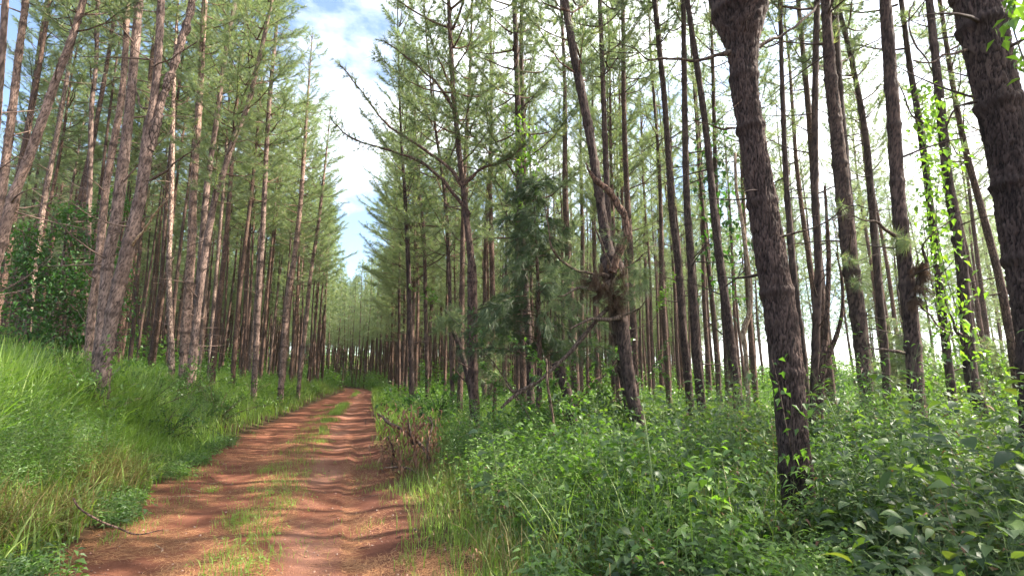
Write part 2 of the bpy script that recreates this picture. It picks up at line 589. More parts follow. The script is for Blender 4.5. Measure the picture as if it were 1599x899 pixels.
def axis_pts(near0, near1, step, far0, far1, g):
    a = list(np.arange(near0, near1, step))
    s, v = step, near1
    while v < far1:
        a.append(v); s *= g; v += s
    a.append(far1)
    s, v, b = step, near0, []
    while v > far0:
        s *= g; v -= s; b.append(v)
    return np.array(sorted(set(b[:-1] + [far0] + a)))

gx = axis_pts(-8, 2.5, .045, -700, 700, 1.045)
gy = axis_pts(2.5, 12, .045, -60, 900, 1.03)
X, Y = np.meshgrid(gx, gy)
Z = ground_z(X, Y)
nx, ny = len(gx), len(gy)
idx = np.arange(nx * ny).reshape(ny, nx)
a_, b_, c_, d_ = idx[:-1, :-1].ravel(), idx[:-1, 1:].ravel(), idx[1:, 1:].ravel(), idx[1:, :-1].ravel()
F = np.concatenate([np.stack([a_, b_, c_], 1), np.stack([a_, c_, d_], 1)])
mb = MB()
mb.add(np.stack([X.ravel(), Y.ravel(), Z.ravel()], 1), F, 0, smooth=True)
xl, xr = edges(Y)

def ground_mat():
    m, t = mat_new('forest_soil')
    L = t.links.new
    tcn = nd(t, 'ShaderNodeTexCoord')
    u = nd(t, 'ShaderNodeAttribute', attribute_name='across')     # 0 left edge .. 1 right edge
    n1 = nd(t, 'ShaderNodeTexNoise', i_Scale=2.3, i_Detail=6.0, i_Roughness=.6)
    n2 = nd(t, 'ShaderNodeTexNoise', i_Scale=26.0, i_Detail=8.0, i_Roughness=.7)
    n3 = nd(t, 'ShaderNodeTexNoise', i_Scale=.7, i_Detail=4.0)
    n4 = nd(t, 'ShaderNodeTexNoise', i_Scale=140.0, i_Detail=3.0)
    for n in (n1, n2, n3, n4):
        L(tcn.outputs['Object'], n.inputs['Vector'])
    # dirt
    dirt = ramp(t, [(.25, (.095, .036, .022)), (.5, (.185, .074, .045)), (.72, (.28, .125, .078))])
    mixn = nd(t, 'ShaderNodeMixRGB'); mixn.inputs['Fac'].default_value = .45
    L(n1.outputs['Fac'], mixn.inputs['Color1']); L(n2.outputs['Fac'], mixn.inputs['Color2'])
    L(mixn.outputs['Color'], dirt.inputs['Fac'])
    # compacted pale wheel track
    un = nd(t, 'ShaderNodeMath', operation='MULTIPLY_ADD'); un.inputs[1].default_value = .22
    L(n1.outputs['Fac'], un.inputs[0])
    us = nd(t, 'ShaderNodeMath', operation='ADD'); us.inputs[1].default_value = -.11
    L(u.outputs['Fac'], us.inputs[0]); L(us.outputs[0], un.inputs[2])
    tr = ramp(t, [(.0, (0, 0, 0)), (.55, (0, 0, 0)), (.66, (1, 1, 1)), (.76, (1, 1, 1)), (.83, (0, 0, 0)), (1, (0, 0, 0))])
    L(un.outputs[0], tr.inputs['Fac'])
    trn = nd(t, 'ShaderNodeMath', operation='MULTIPLY')
    tn = ramp(t, [(.42, (0, 0, 0)), (.6, (.8, .8, .8))])
    L(n3.outputs['Fac'], tn.inputs['Fac']); L(tn.outputs['Color'], trn.inputs[0]); L(tr.outputs['Color'], trn.inputs[1])
    m1 = nd(t, 'ShaderNodeMixRGB'); m1.inputs['Color2'].default_value = (.30, .155, .11, 1)
    L(trn.outputs[0], m1.inputs['Fac']); L(dirt.outputs['Color'], m1.inputs['Color1'])
    # dark damp soil on the right shoulder
    dk = ramp(t, [(.80, (0, 0, 0)), (.88, (1, 1, 1)), (1, (1, 1, 1))])
    L(un.outputs[0], dk.inputs['Fac'])
    m2 = nd(t, 'ShaderNodeMixRGB'); m2.inputs['Color2'].default_value = (.13, .055, .038, 1)
    dkm = nd(t, 'ShaderNodeMath', operation='MULTIPLY'); dkm.inputs[1].default_value = .75
    L(dk.outputs['Color'], dkm.inputs[0]); L(dkm.outputs[0], m2.inputs['Fac']); L(m1.outputs['Color'], m2.inputs['Color1'])
    # forest floor outside the road
    fl = ramp(t, [(.3, (.045, .03, .018)), (.55, (.085, .055, .03)), (.75, (.075, .085, .03))])
    L(mixn.outputs['Color'], fl.inputs['Fac'])
    o1 = ramp(t, [(.0, (1, 1, 1)), (.06, (0, 0, 0)), (1, (0, 0, 0))])
    usc = nd(t, 'ShaderNodeMath', operation='MULTIPLY_ADD'); usc.inputs[1].default_value = .5; usc.inputs[2].default_value = 0
    o = nd(t, 'ShaderNodeMath', operation='ABSOLUTE')
    sub = nd(t, 'ShaderNodeMath', operation='SUBTRACT'); sub.inputs[1].default_value = .5
    L(un.outputs[0], sub.inputs[0]); L(sub.outputs[0], o.inputs[0])
    r = ramp(t, [(.48, (0, 0, 0)), (.60, (1, 1, 1))])
    L(o.outputs[0], r.inputs['Fac'])
    m3 = nd(t, 'ShaderNodeMixRGB')
    L(r.outputs['Color'], m3.inputs['Fac']); L(m2.outputs['Color'], m3.inputs['Color1']); L(fl.outputs['Color'], m3.inputs['Color2'])
    p = nd(t, 'ShaderNodeBsdfPrincipled'); p.inputs['Roughness'].default_value = .95
    p.inputs['Specular IOR Level'].default_value = .1
    L(m3.outputs['Color'], p.inputs['Base Color'])
    bs = nd(t, 'ShaderNodeMath', operation='ADD')
    L(n2.outputs['Fac'], bs.inputs[0]); L(n4.outputs['Fac'], bs.inputs[1])
    bm = nd(t, 'ShaderNodeBump'); bm.inputs['Strength'].default_value = 1.0; bm.inputs['Distance'].default_value = .03
    L(bs.outputs[0], bm.inputs['Height']); L(bm.outputs['Normal'], p.inputs['Normal'])
    out = nd(t, 'ShaderNodeOutputMaterial'); L(p.outputs['BSDF'], out.inputs['Surface'])
    return m

# split: the ground is one sheet, the dirt road is a mask across it
ground = mb.obj('ground', [ground_mat()])
at = ground.data.attributes.new('across', 'FLOAT', 'POINT')
uacr = (X - xl) / np.maximum(xr - xl, .5)
at.data.foreach_set('value', np.clip(uacr, -1, 2).astype(np.float32).ravel())
tag(ground, kind='structure')

# ------------------------------------------------------------------ pine crowns
def make_crown(seed, H, RAD, nwh, W, n_need, sparse=1.0, L=.20, up=.35, low=.55, limb_min=.35, azbias=None, detail=1.0):
    rg = np.random.default_rng(seed)
    mb = MB()
    TP, TD = [], []
    for w in range(nwh):
        f = (w + rg.uniform(-.25, .25)) / nwh
        f = min(max(f, 0), .985)
        z = H * f
        prof = (low + (1 - low) * min(1, f / .25)) * (1 - f) ** .5 + .06
        nl = rg.integers(3, 6)
        a0 = rg.uniform(0, 6.28)
        for k in range(nl):
            if rg.random() > sparse:
                continue
            az = a0 + k * 6.283 / nl + rg.normal(0, .25)
            Lb = RAD * .95 * prof * rg.uniform(.4, 1.3)
            el = up + .12 + .5 * f + rg.normal(0, .2)
            d = np.array([math.cos(az) * math.cos(el), math.sin(az) * math.cos(el), math.sin(el)])
            t = np.linspace(0, 1, 6)[:, None]
            curve = np.array([0, 0, .18 * Lb]) * (t ** 2) * (1.2 - f) - np.array([0, 0, .10 * Lb]) * np.sin(t * 3.14)
            C = np.array([0, 0, z]) + d * Lb * t + curve + rg.normal(0, .03, (6, 3)) * t * Lb
            r0 = .010 + .010 * Lb
            add_tube(mb, C, r0, .004, k=4, mat=0)
            # side shoots
            nb = max(3, int(Lb * 3.2 * detail))
            for q in range(nb):
                s = limb_min + (1 - limb_min) * (q + rg.random()) / nb
                i = s * 5
                i0 = int(min(4, i)); fr = i - i0
                p0 = C[i0] * (1 - fr) + C[i0 + 1] * fr
                dd = nrm(C[i0 + 1] - C[i0])
                sd_ = nrm(np.cross(dd, [0, 0, 1.0])) * (1 if q % 2 else -1)
                bd = nrm(dd * .8 + sd_ * rg.uniform(.4, 1.0) + np.array([0, 0, rg.uniform(-.1, .45)]))
                bl = (.22 + .28 * Lb * (1.15 - s)) * rg.uniform(.6, 1.2)
                p1 = p0 + bd * bl + np.array([0, 0, .06 * bl])
                add_tube(mb, np.array([p0, (p0 + p1) / 2 - [0, 0, .03 * bl], p1]), .005, .003, k=3, mat=0)
                nt_ = max(2, int(bl / .11))
                for g in range(nt_):
                    u = (g + 1) / nt_
                    TP.append(p0 + (p1 - p0) * u); TD.append(bd)
            for s in np.linspace(limb_min + .2, 1, max(2, int(Lb / .16))):
                i = s * 5; i0 = int(min(4, i)); fr = i - i0
                TP.append(C[i0] * (1 - fr) + C[i0 + 1] * fr); TD.append(nrm(C[i0 + 1] - C[i0]))
    for g in range(6):
        TP.append(np.array([0, 0, H * (.94 + .012 * g)])); TD.append(np.array([0, 0, 1.0]))
    needles(mb, np.array(TP), np.array(TD), n_need, L, W, rg, mat=1, spread=(.1, .95))
    return mb.mesh('pine_crown', [BARK, NEEDLE])

# ------------------------------------------------------------------ pine trunks (ordinary)
def add_dead_branches(mb, C, rad, rg, n, z0, z1, Lr=(.3, 1.5), mat=0, k=4):
    zs = C[:, 2]
    for _ in range(n):
        z = rg.uniform(z0, z1)
        i = int(np.clip(np.searchsorted(zs, z), 1, len(C) - 1))
        p = C[i]
        az = rg.uniform(0, 6.283)
        el = rg.uniform(-.25, .7)
        L = rg.uniform(*Lr) * (1 if rg.random() < .6 else .35)
        d = np.array([math.cos(az) * math.cos(el), math.sin(az) * math.cos(el), math.sin(el)])
        t = np.linspace(0, 1, 5)[:, None]
        sw = rg.normal(0, .12 * L, 3)
        Q = p + d * (rad[i] * .5 + L * t) + sw * (t ** 2) + np.array([0, 0, 1.0]) * rg.uniform(-.35, .45) * L * t ** 2
        add_tube(mb, Q, .008 + .008 * L, .003, k=k, mat=mat, attr=.5)
        if L > .7:
            for _q in range(rg.integers(1, 4)):
                j = rg.integers(2, 5)
                dd = nrm(d + rg.normal(0, .6, 3))
                l2 = L * rg.uniform(.2, .45)
                add_tube(mb, np.array([Q[j], Q[j] + dd * l2 * .5, Q[j] + dd * l2 + [0, 0, .05]]), .005, .002, k=3, mat=mat, attr=.5)

def make_trunk(seed, H, r_base, k=10, nseg=46, nbr=12, mats=None):
    rg = np.random.default_rng(seed)
    mb = MB()
    z = np.linspace(-.3, H, nseg)
    t = np.clip(z / H, 0, 1)
    a = rg.uniform(0, 6.28); le = rg.uniform(0, .045)
    wob = rg.uniform(0, 6.28, 4)
    x = le * z * math.cos(a) + .14 * np.sin(t * 5 + wob[0]) * t + .05 * np.sin(t * 13 + wob[1])
    y = le * z * math.sin(a) + .14 * np.sin(t * 4.3 + wob[2]) * t + .05 * np.sin(t * 11 + wob[3])
    x -= np.interp(0, z, x); y -= np.interp(0, z, y)
    C = np.stack([x, y, z], 1)
    rad = r_base * ((1 - t) ** .8 * .9 + .1) * (1 + .35 * np.exp(-np.clip(z, 0, 9) / .25))
    node = (np.abs((z / .78 + seed * .37) % 1 - .5) < .22).astype(float)
    rad2 = rad * (1 + .06 * node)
    dsp = (vnoise(np.stack([np.tile(np.arange(k), nseg), np.repeat(np.arange(nseg), k) * .7, np.full(k * nseg, seed)], 1), 5).reshape(nseg, k) - .5) * rad[:, None] * .16
    v, f = tube_grid(C, rad2, k, dsp)
    mb.add(v, f, 0, np.repeat(node * .7, k), True)
    add_dead_branches(mb, C, rad, rg, nbr, 2.0, H * .45, Lr=(.25, 1.5))
    me = mb.mesh('pine_trunk', mats or [BARK], 'collar')
    top = C[int(nseg * .36)]
    return me, C

print('prototypes')
TR = [make_trunk(100 + i, [19, 20.5, 18, 21, 19.5, 22, 17.5, 20][i], [.135, .15, .12, .16, .14, .17, .115, .145][i], nbr=[16, 12, 18, 10, 20, 14, 18, 12][i]) for i in range(8)]
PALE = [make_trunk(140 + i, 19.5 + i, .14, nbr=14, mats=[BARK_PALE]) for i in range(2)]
TR = TR + PALE
HT = [float(c[-1, 2]) for _, c in TR]
# crown prototypes: H from crown base to top
CR = [make_crown(200 + i, 12.5, [2.3, 2.6, 2.1, 2.5, 2.8][i], 20, .014, 18, sparse=[.8, .9, .72, .85, .85][i], L=.27) for i in range(5)]
CR_THIN = [make_crown(230 + i, 11.0, [1.9, 2.2, 2.0][i], 16, .014, 16, sparse=[.62, .7, .55][i], L=.26) for i in range(3)]
CR_LOW = [make_crown(240 + i, 15.5, 2.6, 24, .014, 17, sparse=.82, L=.27, up=.15) for i in range(2)]

# ------------------------------------------------------------------ hero trees traced through their screen points
HERO_XY = []

def hero(pts, Y, label, rmul=.75, dY=0.0, group='tall pines beside the track', mat=None, H=20.0, crown=('thin', 0), cscale=1.0,
         detail='mid', collar=.72, extra=None, name='pine_tree', cap=None, branches=20, zbr=(1.5, 9), seed=None, tagit=True):
    """pts: (px, py, width_px) from top to bottom"""
    if 'left bank' in group: rmul = .68
    seed = seed if seed is not None else int(abs(pts[0][0]) * 7 + Y * 13)
    rg = np.random.default_rng(seed)
    P = []
    n = len(pts)
    for i, (px, py, w) in enumerate(pts):
        yy = Y + dY * (1 - i / (n - 1))
        q = at_y(px, py, yy)
        P.append([*q, w / F_PX * depth_of(px, py, yy) * .5 * rmul])
    P = P[::-1]                                          # bottom first
    P = [np.array(p) for p in P]
    b = P[0]
    g = gz(b[0], b[1])
    if b[2] > g - .1:                                    # go on down to the soil
        d = (P[1] - P[0]); d = d / max(.05, d[2])
        st = b[2] - (g - .25)
        q = b - d * st * .6
        q[2] = g - .25; q[3] = b[3] * 1.12
        P = [q] + P
    if cap is None:
        t = P[-1]; d = (P[-1] - P[-2]); d = d / max(.05, d[2])
        top = max(H, t[2] + 4)
        z = t[2]
        while z < top - .5:
            d[:2] *= .8
            step = min(2.5, top - z)
            q = P[-1].copy(); q[:2] += d[:2] * step; q[2] += step
            q[3] = max(.02, t[3] * (1 - (q[2] - t[2]) / (top - t[2]) * .92))
            P.append(q); z = q[2]
    P = np.array(P)
    ln = np.linalg.norm(np.diff(P[:, :3], axis=0), axis=1).sum()
    near = detail == 'near'
    dz = .011 if near else (.035 if detail == 'mid' else .1)
    vis = ln
    nrow = int(min(vis / dz, 1200))
    S = smooth_path(P, nrow)
    C, rad = S[:, :3], np.maximum(S[:, 3], .012)
    base = np.array([P[0][0], P[0][1], g])
    s = np.concatenate([[0], np.cumsum(np.linalg.norm(np.diff(C, axis=0), axis=1))])
    k = 150 if near else (40 if detail == 'mid' else 14)
    # whorl collars at uneven intervals
    node = np.zeros(len(s)); q = rg.uniform(.2, .6)
    while q < ln:
        w = .035 + .02 * rg.random()
        node += np.exp(-((s - q) / w) ** 2) * rg.uniform(.5, 1)
        q += collar * rg.uniform(.7, 1.25)
    node = np.clip(node, 0, 1)
    rad = rad * (1 + .11 * node)
    rm = float(np.median(rad[:max(3, len(rad) // 3)]))
    an = np.linspace(0, 2 * np.pi, k, endpoint=False)
    SS, AA = np.meshgrid(s, an, indexing='ij')
    nu = max(6, int(2 * np.pi * rm / .034))
    uu = AA / (2 * np.pi) * nu
    nn = np.stack([np.cos(AA) * 2.2, np.sin(AA) * 2.2, SS * 2.2], -1).reshape(-1, 3)
    wa = (fbm(nn * 2.5, seed, 3).reshape(SS.shape) - .5) * 2.0
    wb = (fbm(nn * 9 + 50, seed + 9, 2).reshape(SS.shape) - .5) * 1.3
    vv = SS / .13
    cr1 = worley(uu + wa + wb, vv + wb * 1.2 - wa * .4, nu, seed)
    cr2 = worley(uu * 2 + wb * 1.5, vv * 2.6 + wa, nu * 2, seed + 5)
    crk = np.clip(cr1 * 1.7, 0, 1) * .7 + np.clip(cr2 * 1.5, 0, 1) * .3
    depth = min(.022, rm * .16)
    lump = (fbm(nn, seed + 3, 3).reshape(SS.shape) - .5) * rm * .22
    disp = (crk - crk.mean()) * depth + (lump - lump.mean()) + node[:, None] * (vnoise(nn * 5, 4).reshape(SS.shape)) * rm * .14
    mb = MB()
    root = empty(name, base)
    v, f = tube_grid(C - base, rad, k, disp)
    me_attr = np.clip(np.repeat(node * 1.15, k) * (.55 + .9 * vnoise((nn * 6), 12)), 0, 1)
    mb.add(v, f, 0, me_attr, True)
    nmain = len(v)
    if cap:
        tp = C[-1] - base
        mb.add(np.vstack([v[-k:], tp + [0, 0, .02]]), np.array([[j, (j + 1) % k, k] for j in range(k)]), 0, None, True)
    add_dead_branches(mb, C - base, rad, rg, branches, zbr[0], zbr[1], Lr=(.25, 1.5), k=5)
    hm = mat or (BARK_LIT_TONE if 'left bank' in group else BARK_SHADE_TONE)  # left bank gets the painted lit tone, all others the painted shade tone
    tr = mb.obj('trunk', [hm], root, 'collar')
    at = tr.data.attributes.new('crack', 'FLOAT', 'POINT')
    ca = np.full(len(tr.data.vertices), .8, np.float32)
    ca[:nmain] = crk.ravel()
    at.data.foreach_set('value', ca)
    if tagit:
        tag(root, label, 'pine tree', group)
    if crown and cap is None:
        kind, ci = crown
        me = {'thin': CR_THIN, 'full': CR, 'low': CR_LOW}[kind][ci]
        ch = {'thin': 11.0, 'full': 12.5, 'low': 15.5}[kind]
        topz = C[-1, 2] - base[2]
        co = bpy.data.objects.new('crown', me)
        COL.objects.link(co); co.parent = root
        if 'left bank' in group: cscale *= .78
        zb = topz - ch * cscale + .3
        i = int(np.argmin(abs(C[:, 2] - base[2] - zb)))
        co.location = C[i] - base
        co.scale = (cscale,) * 3
        dv = C[-1] - C[i]
        co.rotation_euler = (-dv[1] / dv[2], dv[0] / dv[2], 0)
    HERO_XY.append(base[:2])
    return root, C, rad, base

def branch_px(root, base, pts, Y, dY=0.0, mat=TWIG, k=6, n=24, name='branch', twigs=0, seed=1, label=None):
    """dead branch through (px,py,width_px) points, child of root"""
    rg = np.random.default_rng(seed)
    P = []
    for i, (px, py, w) in enumerate(pts):
        yy = Y + dY * i / (len(pts) - 1)
        q = at_y(px, py, yy)
        P.append([*q, w / F_PX * depth_of(px, py, yy) * .5 * (.6 if mat in (TWIG, PALE_TWIG) else .85)])
    S = smooth_path(np.array(P), n)
    mb = MB()
    C = S[:, :3] - base + np.stack([vnoise(S[:, :3] * 7, seed + q) - .5 for q in range(3)], 1) * .05
    rr = np.maximum(S[:, 3], .002) * (1 + .7 * (vnoise(S[:, :3] * 14, seed + 1) - .5))
    add_tube(mb, C, rr, k=k)
    for _ in range(twigs):
        j = rg.integers(n // 4, n - 1)
        d = nrm(nrm(C[j] - C[j - 1]) + rg.normal(0, .75, 3))
        l = rg.uniform(.15, .5)
        t = np.linspace(0, 1, 4)[:, None]
        add_tube(mb, C[j] + d * l * t + rg.normal(0, .1 * l, 3) * t ** 2, .006, .002, k=3)
    o = mb.obj(name, [mat], root)
    if label: o['label'] = label
    return o
print('heroes')

# --- right side
r1, C1, _, b1 = hero([(1151, -60, 122), (1154, 5, 116), (1157, 42, 92), (1160, 78, 62), (1164, 150, 52), (1188, 300, 56), (1204, 400, 60), (1220, 500, 62),
                   (1231, 600, 62), (1238, 680, 60), (1247, 780, 60), (1252, 860, 62)], 4.6,
                  'very thick dark pine with fissured bark that swells into a fork at the top edge', detail='near', rmul=.71, H=18, crown=('thin', 0), branches=5, zbr=(2, 5), group='thick pine trunks close to the camera')
branch_px(r1, b1, [(1140, 84, 14), (1110, 90, 9), (1075, 95, 8), (1040, 94, 7), (1005, 88, 4), (985, 70, 2)], 4.55, -.3, twigs=5, seed=4)
branch_px(r1, b1, [(1180, 74, 12), (1205, 62, 8), (1240, 42, 7), (1262, 24, 6), (1275, 8, 4), (1284, -10, 3)], 4.6, .3, twigs=3, seed=5)
branch_px(r1, b1, [(1150, 201, 7), (1125, 198, 5), (1100, 195, 3), (1085, 190, 1.5)], 4.6, -.2, twigs=1, seed=6)
branch_px(r1, b1, [(1215, 368, 6), (1250, 362, 5), (1285, 345, 4), (1318, 322, 3), (1340, 318, 1.5)], 4.5, -.4, twigs=3, seed=7)

r2, C2, _, b2 = hero([(1510, -60, 86), (1526, 0, 82), (1543, 80, 76), (1558, 150, 72), (1578, 250, 72), (1593, 350, 72), (1609, 450, 70), (1624, 560, 70),
                   (1630, 700, 72), (1640, 860, 76)], 4.0,
                  'massive dark pine cut off by the right edge of the picture', detail='near', rmul=.72, H=18, crown=('thin', 1), branches=4, zbr=(2, 5), group='thick pine trunks close to the camera')
branch_px(r2, b2, [(1515, 77, 8), (1490, 84, 7), (1460, 93, 6), (1428, 96, 3)], 4.0, -.3, seed=8)
branch_px(r2, b2, [(1560, 88, 9), (1585, 68, 8), (1610, 50, 7)], 3.9, -.2, seed=9)
branch_px(r2, b2, [(1525, 161, 8), (1500, 165, 6), (1485, 175, 5), (1475, 200, 3)], 4.0, .2, twigs=3, seed=10)

r3, C3, _, b3 = hero([(1379, -40, 19), (1382, 0, 20), (1393, 150, 23), (1398, 230, 24), (1402, 300, 25), (1412, 400, 26), (1422, 500, 28), (1429, 590, 29),
                   (1434, 650, 30), (1447, 720, 29), (1460, 800, 28)], 6.5,
                  'dark slender pine with a ragged dead clump on the right of its trunk', detail='mid', H=19, crown=('thin', 0), branches=5)
branch_px(r3, b3, [(1412, 550, 9), (1385, 547, 6), (1365, 545, 4), (1345, 540, 2)], 6.4, -.2, seed=11)
branch_px(r3, b3, [(1420, 470, 10), (1434, 440, 16), (1446, 412, 10), (1440, 388, 5), (1448, 372, 3), (1475, 352, 3), (1500, 325, 2)], 6.4, -.3, seed=12, twigs=6)
branch_px(r3, b3, [(1404, 368, 10), (1385, 358, 8), (1368, 345, 6), (1345, 343, 4), (1322, 336, 3), (1300, 345, 2)], 6.3, -.4, seed=13, twigs=6)
branch_px(r3, b3, [(1432, 470, 6), (1450, 492, 4), (1470, 512, 4), (1490, 520, 3)], 6.5, .9, seed=14, twigs=3)

r4, C4, _, b4 = hero([(1446, -40, 12), (1451, 0, 12), (1467, 150, 15), (1480, 280, 17), (1500, 400, 19), (1508, 500, 20), (1517, 590, 23),
                   (1532, 640, 24), (1548, 700, 24), (1572, 800, 24)], 7.8,
                  'dark pine that bends and carries bright green creeper leaves, near the right edge', detail='mid', H=20, crown=('thin', 1), branches=6)
branch_px(r4, b4, [(1508, 525, 16), (1496, 520, 12), (1486, 500, 5), (1478, 470, 3), (1470, 440, 2)], 7.7, -.2, seed=15, twigs=3)
branch_px(r4, b4, [(1470, 152, 9), (1462, 120, 4), (1425, 60, 4), (1420, 25, 4), (1428, 0, 3)], 7.8, .2, seed=16)
branch_px(r4, b4, [(1478, 210, 5), (1450, 195, 5), (1425, 180, 4), (1408, 140, 3), (1398, 110, 2)], 7.7, .1, seed=17, twigs=3)

hero([(1285, -40, 17), (1289, 0, 17), (1297, 120, 21), (1308, 220, 25), (1319, 330, 28), (1329, 420, 29), (1341, 500, 28), (1352, 600, 25), (1360, 680, 26)], 8.8,
     'sturdy brown pine standing midway between the thick forked pine and the slender one', H=20, crown=('thin', 2))
hero([(1295, -40, 12), (1302, 0, 13), (1311, 150, 15), (1324, 300, 16), (1334, 420, 17), (1346, 540, 18), (1356, 690, 18)], 11.5,
     'straight pine overlapped by the sturdy brown pine just in front of it', H=20, crown=('thin', 0), detail='far')
hero([(1278, -40, 11), (1276, 0, 11), (1273, 150, 12), (1273, 300, 13), (1278, 400, 14), (1275, 500, 15), (1272, 600, 17), (1270, 690, 17)], 10.5,
     'upright dark pine close behind the right side of the thick forked pine', H=20, crown=('thin', 1), detail='far')
hero([(1306, -20, 8), (1312, 20, 8), (1331, 100, 9), (1350, 200, 11), (1360, 300, 13), (1372, 450, 14), (1382, 560, 15), (1388, 690, 15)], 12.5,
     'thin pine leaning left with dull green lichen on its bark', H=19, crown=('thin', 2), detail='far')
hero([(1215, -40, 7), (1218, 0, 8), (1222, 150, 9), (1229, 300, 11), (1241, 450, 15), (1253, 560, 18), (1262, 690, 19)], 10.8,
     'thin brown pine half hidden behind the thick forked pine', H=20, crown=('thin', 0), detail='far')
hero([(1400, -30, 8), (1407, 0, 9), (1420, 100, 10), (1437, 200, 12), (1450, 300, 13), (1462, 400, 14), (1475, 520, 15), (1487, 620, 16), (1495, 720, 16)], 12,
     'pine with leafy creeper between the dark slender pine and the bending one', H=20, crown=('thin', 1), detail='far')
hero([(1018, -40, 9), (1022, 0, 10), (1037, 150, 11), (1045, 260, 12), (1049, 330, 13), (1058, 400, 14), (1064, 480, 14), (1070, 550, 15), (1079, 640, 15)], 12.3,
     'leftmost of three tall straight dark pines standing in a row, ringed with collars', H=21, crown=('thin', 2))
hero([(1067, -40, 9), (1067, 0, 9), (1069, 150, 11), (1072, 300, 13), (1078, 400, 15), (1084, 500, 16), (1089, 570, 17), (1097, 650, 18)], 11.5,
     'middle one of three tall straight dark pines standing in a row', H=21, crown=('thin', 0))
hero([(1066, -40, 9), (1073, 0, 9), (1088, 100, 11), (1102, 200, 12), (1112, 300, 14), (1123, 400, 16), (1134, 480, 17), (1143, 550, 19), (1153, 640, 20)], 11,
     'rightmost of three tall straight dark pines, leaning a little to the left', H=21, crown=('thin', 1))

# --- the contorted pine in the middle
rc, CC, _, bc = hero([(878, -40, 13), (882, 0, 14), (895, 80, 15), (909, 150, 17), (919, 200, 18), (932, 280, 18), (941, 340, 19), (948, 385, 24), (955, 415, 48), (962, 445, 46),
                   (968, 490, 29), (975, 540, 27), (985, 610, 26), (998, 660, 26), (1008, 712, 27), (1012, 745, 27)], 9.0,
                  'contorted pine with a swollen burl, a curved dead snag and hanging needles', H=20, crown=('full', 2), branches=4, group='misshapen pines')
branch_px(rc, bc, [(957, 425, 16), (966, 395, 15), (977, 372, 15), (978, 345, 14), (966, 318, 13), (948, 296, 12), (930, 280, 9), (920, 268, 6), (915, 256, 2)], 8.7, -.2,
          mat=BARK, k=14, n=60, seed=21, label='thick curved dead snag tapering to a point')
branch_px(rc, bc, [(955, 415, 8), (944, 395, 7), (936, 372, 6), (931, 355, 4), (930, 338, 2)], 8.6, -.2, mat=TWIG, seed=22)
branch_px(rc, bc, [(950, 430, 12), (915, 426, 9), (895, 420, 7), (870, 400, 6), (858, 380, 4), (855, 350, 3), (850, 320, 2)], 8.8, -.5, seed=23, twigs=8)
branch_px(rc, bc, [(965, 425, 7), (985, 412, 5), (1000, 402, 4), (1013, 393, 3)], 8.8, -.2, seed=24, twigs=3)
branch_px(rc, bc, [(970, 493, 12), (950, 500, 10), (925, 498, 8), (905, 506, 6), (890, 514, 3)], 8.8, -.4, seed=25, twigs=5)
branch_px(rc, bc, [(975, 493, 9), (990, 486, 6), (1000, 480, 4), (1008, 470, 2)], 8.8, -.2, seed=26, twigs=1)
branch_px(rc, bc, [(955, 440, 15), (925, 452, 10), (905, 448, 8), (890, 458, 6), (868, 464, 3)], 8.8, -.5, seed=27, twigs=5)

hero([(948, 300, 12), (952, 400, 14), (960, 480, 19), (968, 540, 21), (977, 600, 22), (986, 650, 24)], 10.6,
     'thick pine stem close behind the left of the contorted pine', H=19, crown=('thin', 2), branches=5)
# broken trunk leaning left of it
rs, CS, _, bs = hero([(867, 566, 17), (874, 580, 20), (884, 610, 21), (893, 650, 22), (900, 690, 24)], 9.6,
                     'broken pine stump with a splintered top in the undergrowth', cap=True, crown=None, branches=0, group='misshapen pines', collar=5)
hero([(706, 512, 8), (713, 530, 9), (722, 555, 10), (731, 590, 11), (737, 625, 11)], 13.0,
     'short leaning dead pine stem topped by a tuft of long needles', cap=True, crown=None, branches=2, zbr=(1, 2), group='misshapen pines')

hero([(698, -40, 7), (701, 10, 8), (707, 130, 9), (713, 200, 10), (724, 300, 11), (735, 400, 14), (737, 425, 19), (738, 500, 20), (738, 560, 20), (741, 650, 21)], 12,
     'straight pine right of the track whose trunk is thick only below the middle', H=20, crown=('full', 1))
hero([(799, -40, 8), (803, 0, 9), (808, 150, 11), (812, 300, 13), (818, 420, 15), (825, 520, 15), (829, 620, 16)], 13,
     'pine standing behind the dark mass of young pine foliage', H=20, crown=('low', 1))
hero([(628, 240, 6), (632, 300, 7), (637, 400, 9), (640, 500, 10), (643, 600, 11)], 20, 'slim pine at the right edge of the track beyond the dead brush', H=19, crown=('full', 3), detail='far')
hero([(650, 230, 5), (655, 300, 6), (662, 370, 7), (665, 500, 8), (667, 600, 8)], 24, 'slim pine just behind the one at the right edge of the track', H=19, crown=('full', 4), detail='far')
hero([(680, 200, 5), (694, 300, 7), (700, 400, 8), (703, 480, 8), (706, 600, 9)], 18, 'slim crooked pine left of the thick-footed straight pine', H=18, crown=('full', 1), detail='far')

# --- left side
hero([(219, -40, 15), (217, 0, 16), (207, 120, 17), (200, 190, 19), (188, 290, 22), (180, 350, 22), (170, 400, 22), (160, 500, 22), (152, 575, 23)], 10.2,
     'pinkish barked pine leaning right, middle stem of the big clump on the bank', H=20, crown=('full', 0), group='pines on the left bank', mat=None)
rb, CB, _, bb = hero([(256, -60, 12), (252, 0, 14), (246, 100, 15), (240, 160, 17), (231, 215, 22), (222, 290, 23), (214, 330, 25), (197, 400, 26), (176, 490, 27), (165, 560, 28), (160, 600, 29)], 9.4,
                  'big forked pine with a cut stub at the front of the clump on the bank', H=19, crown=('full', 3), group='pines on the left bank')
branch_px(rb, bb, [(234, 235, 14), (247, 180, 14), (262, 130, 13), (276, 90, 13), (290, 45, 12), (302, 0, 12), (315, -60, 11), (322, -130, 10)], 9.4, .3, mat=BARK_STEM, k=22, n=120, name='stem', seed=31)
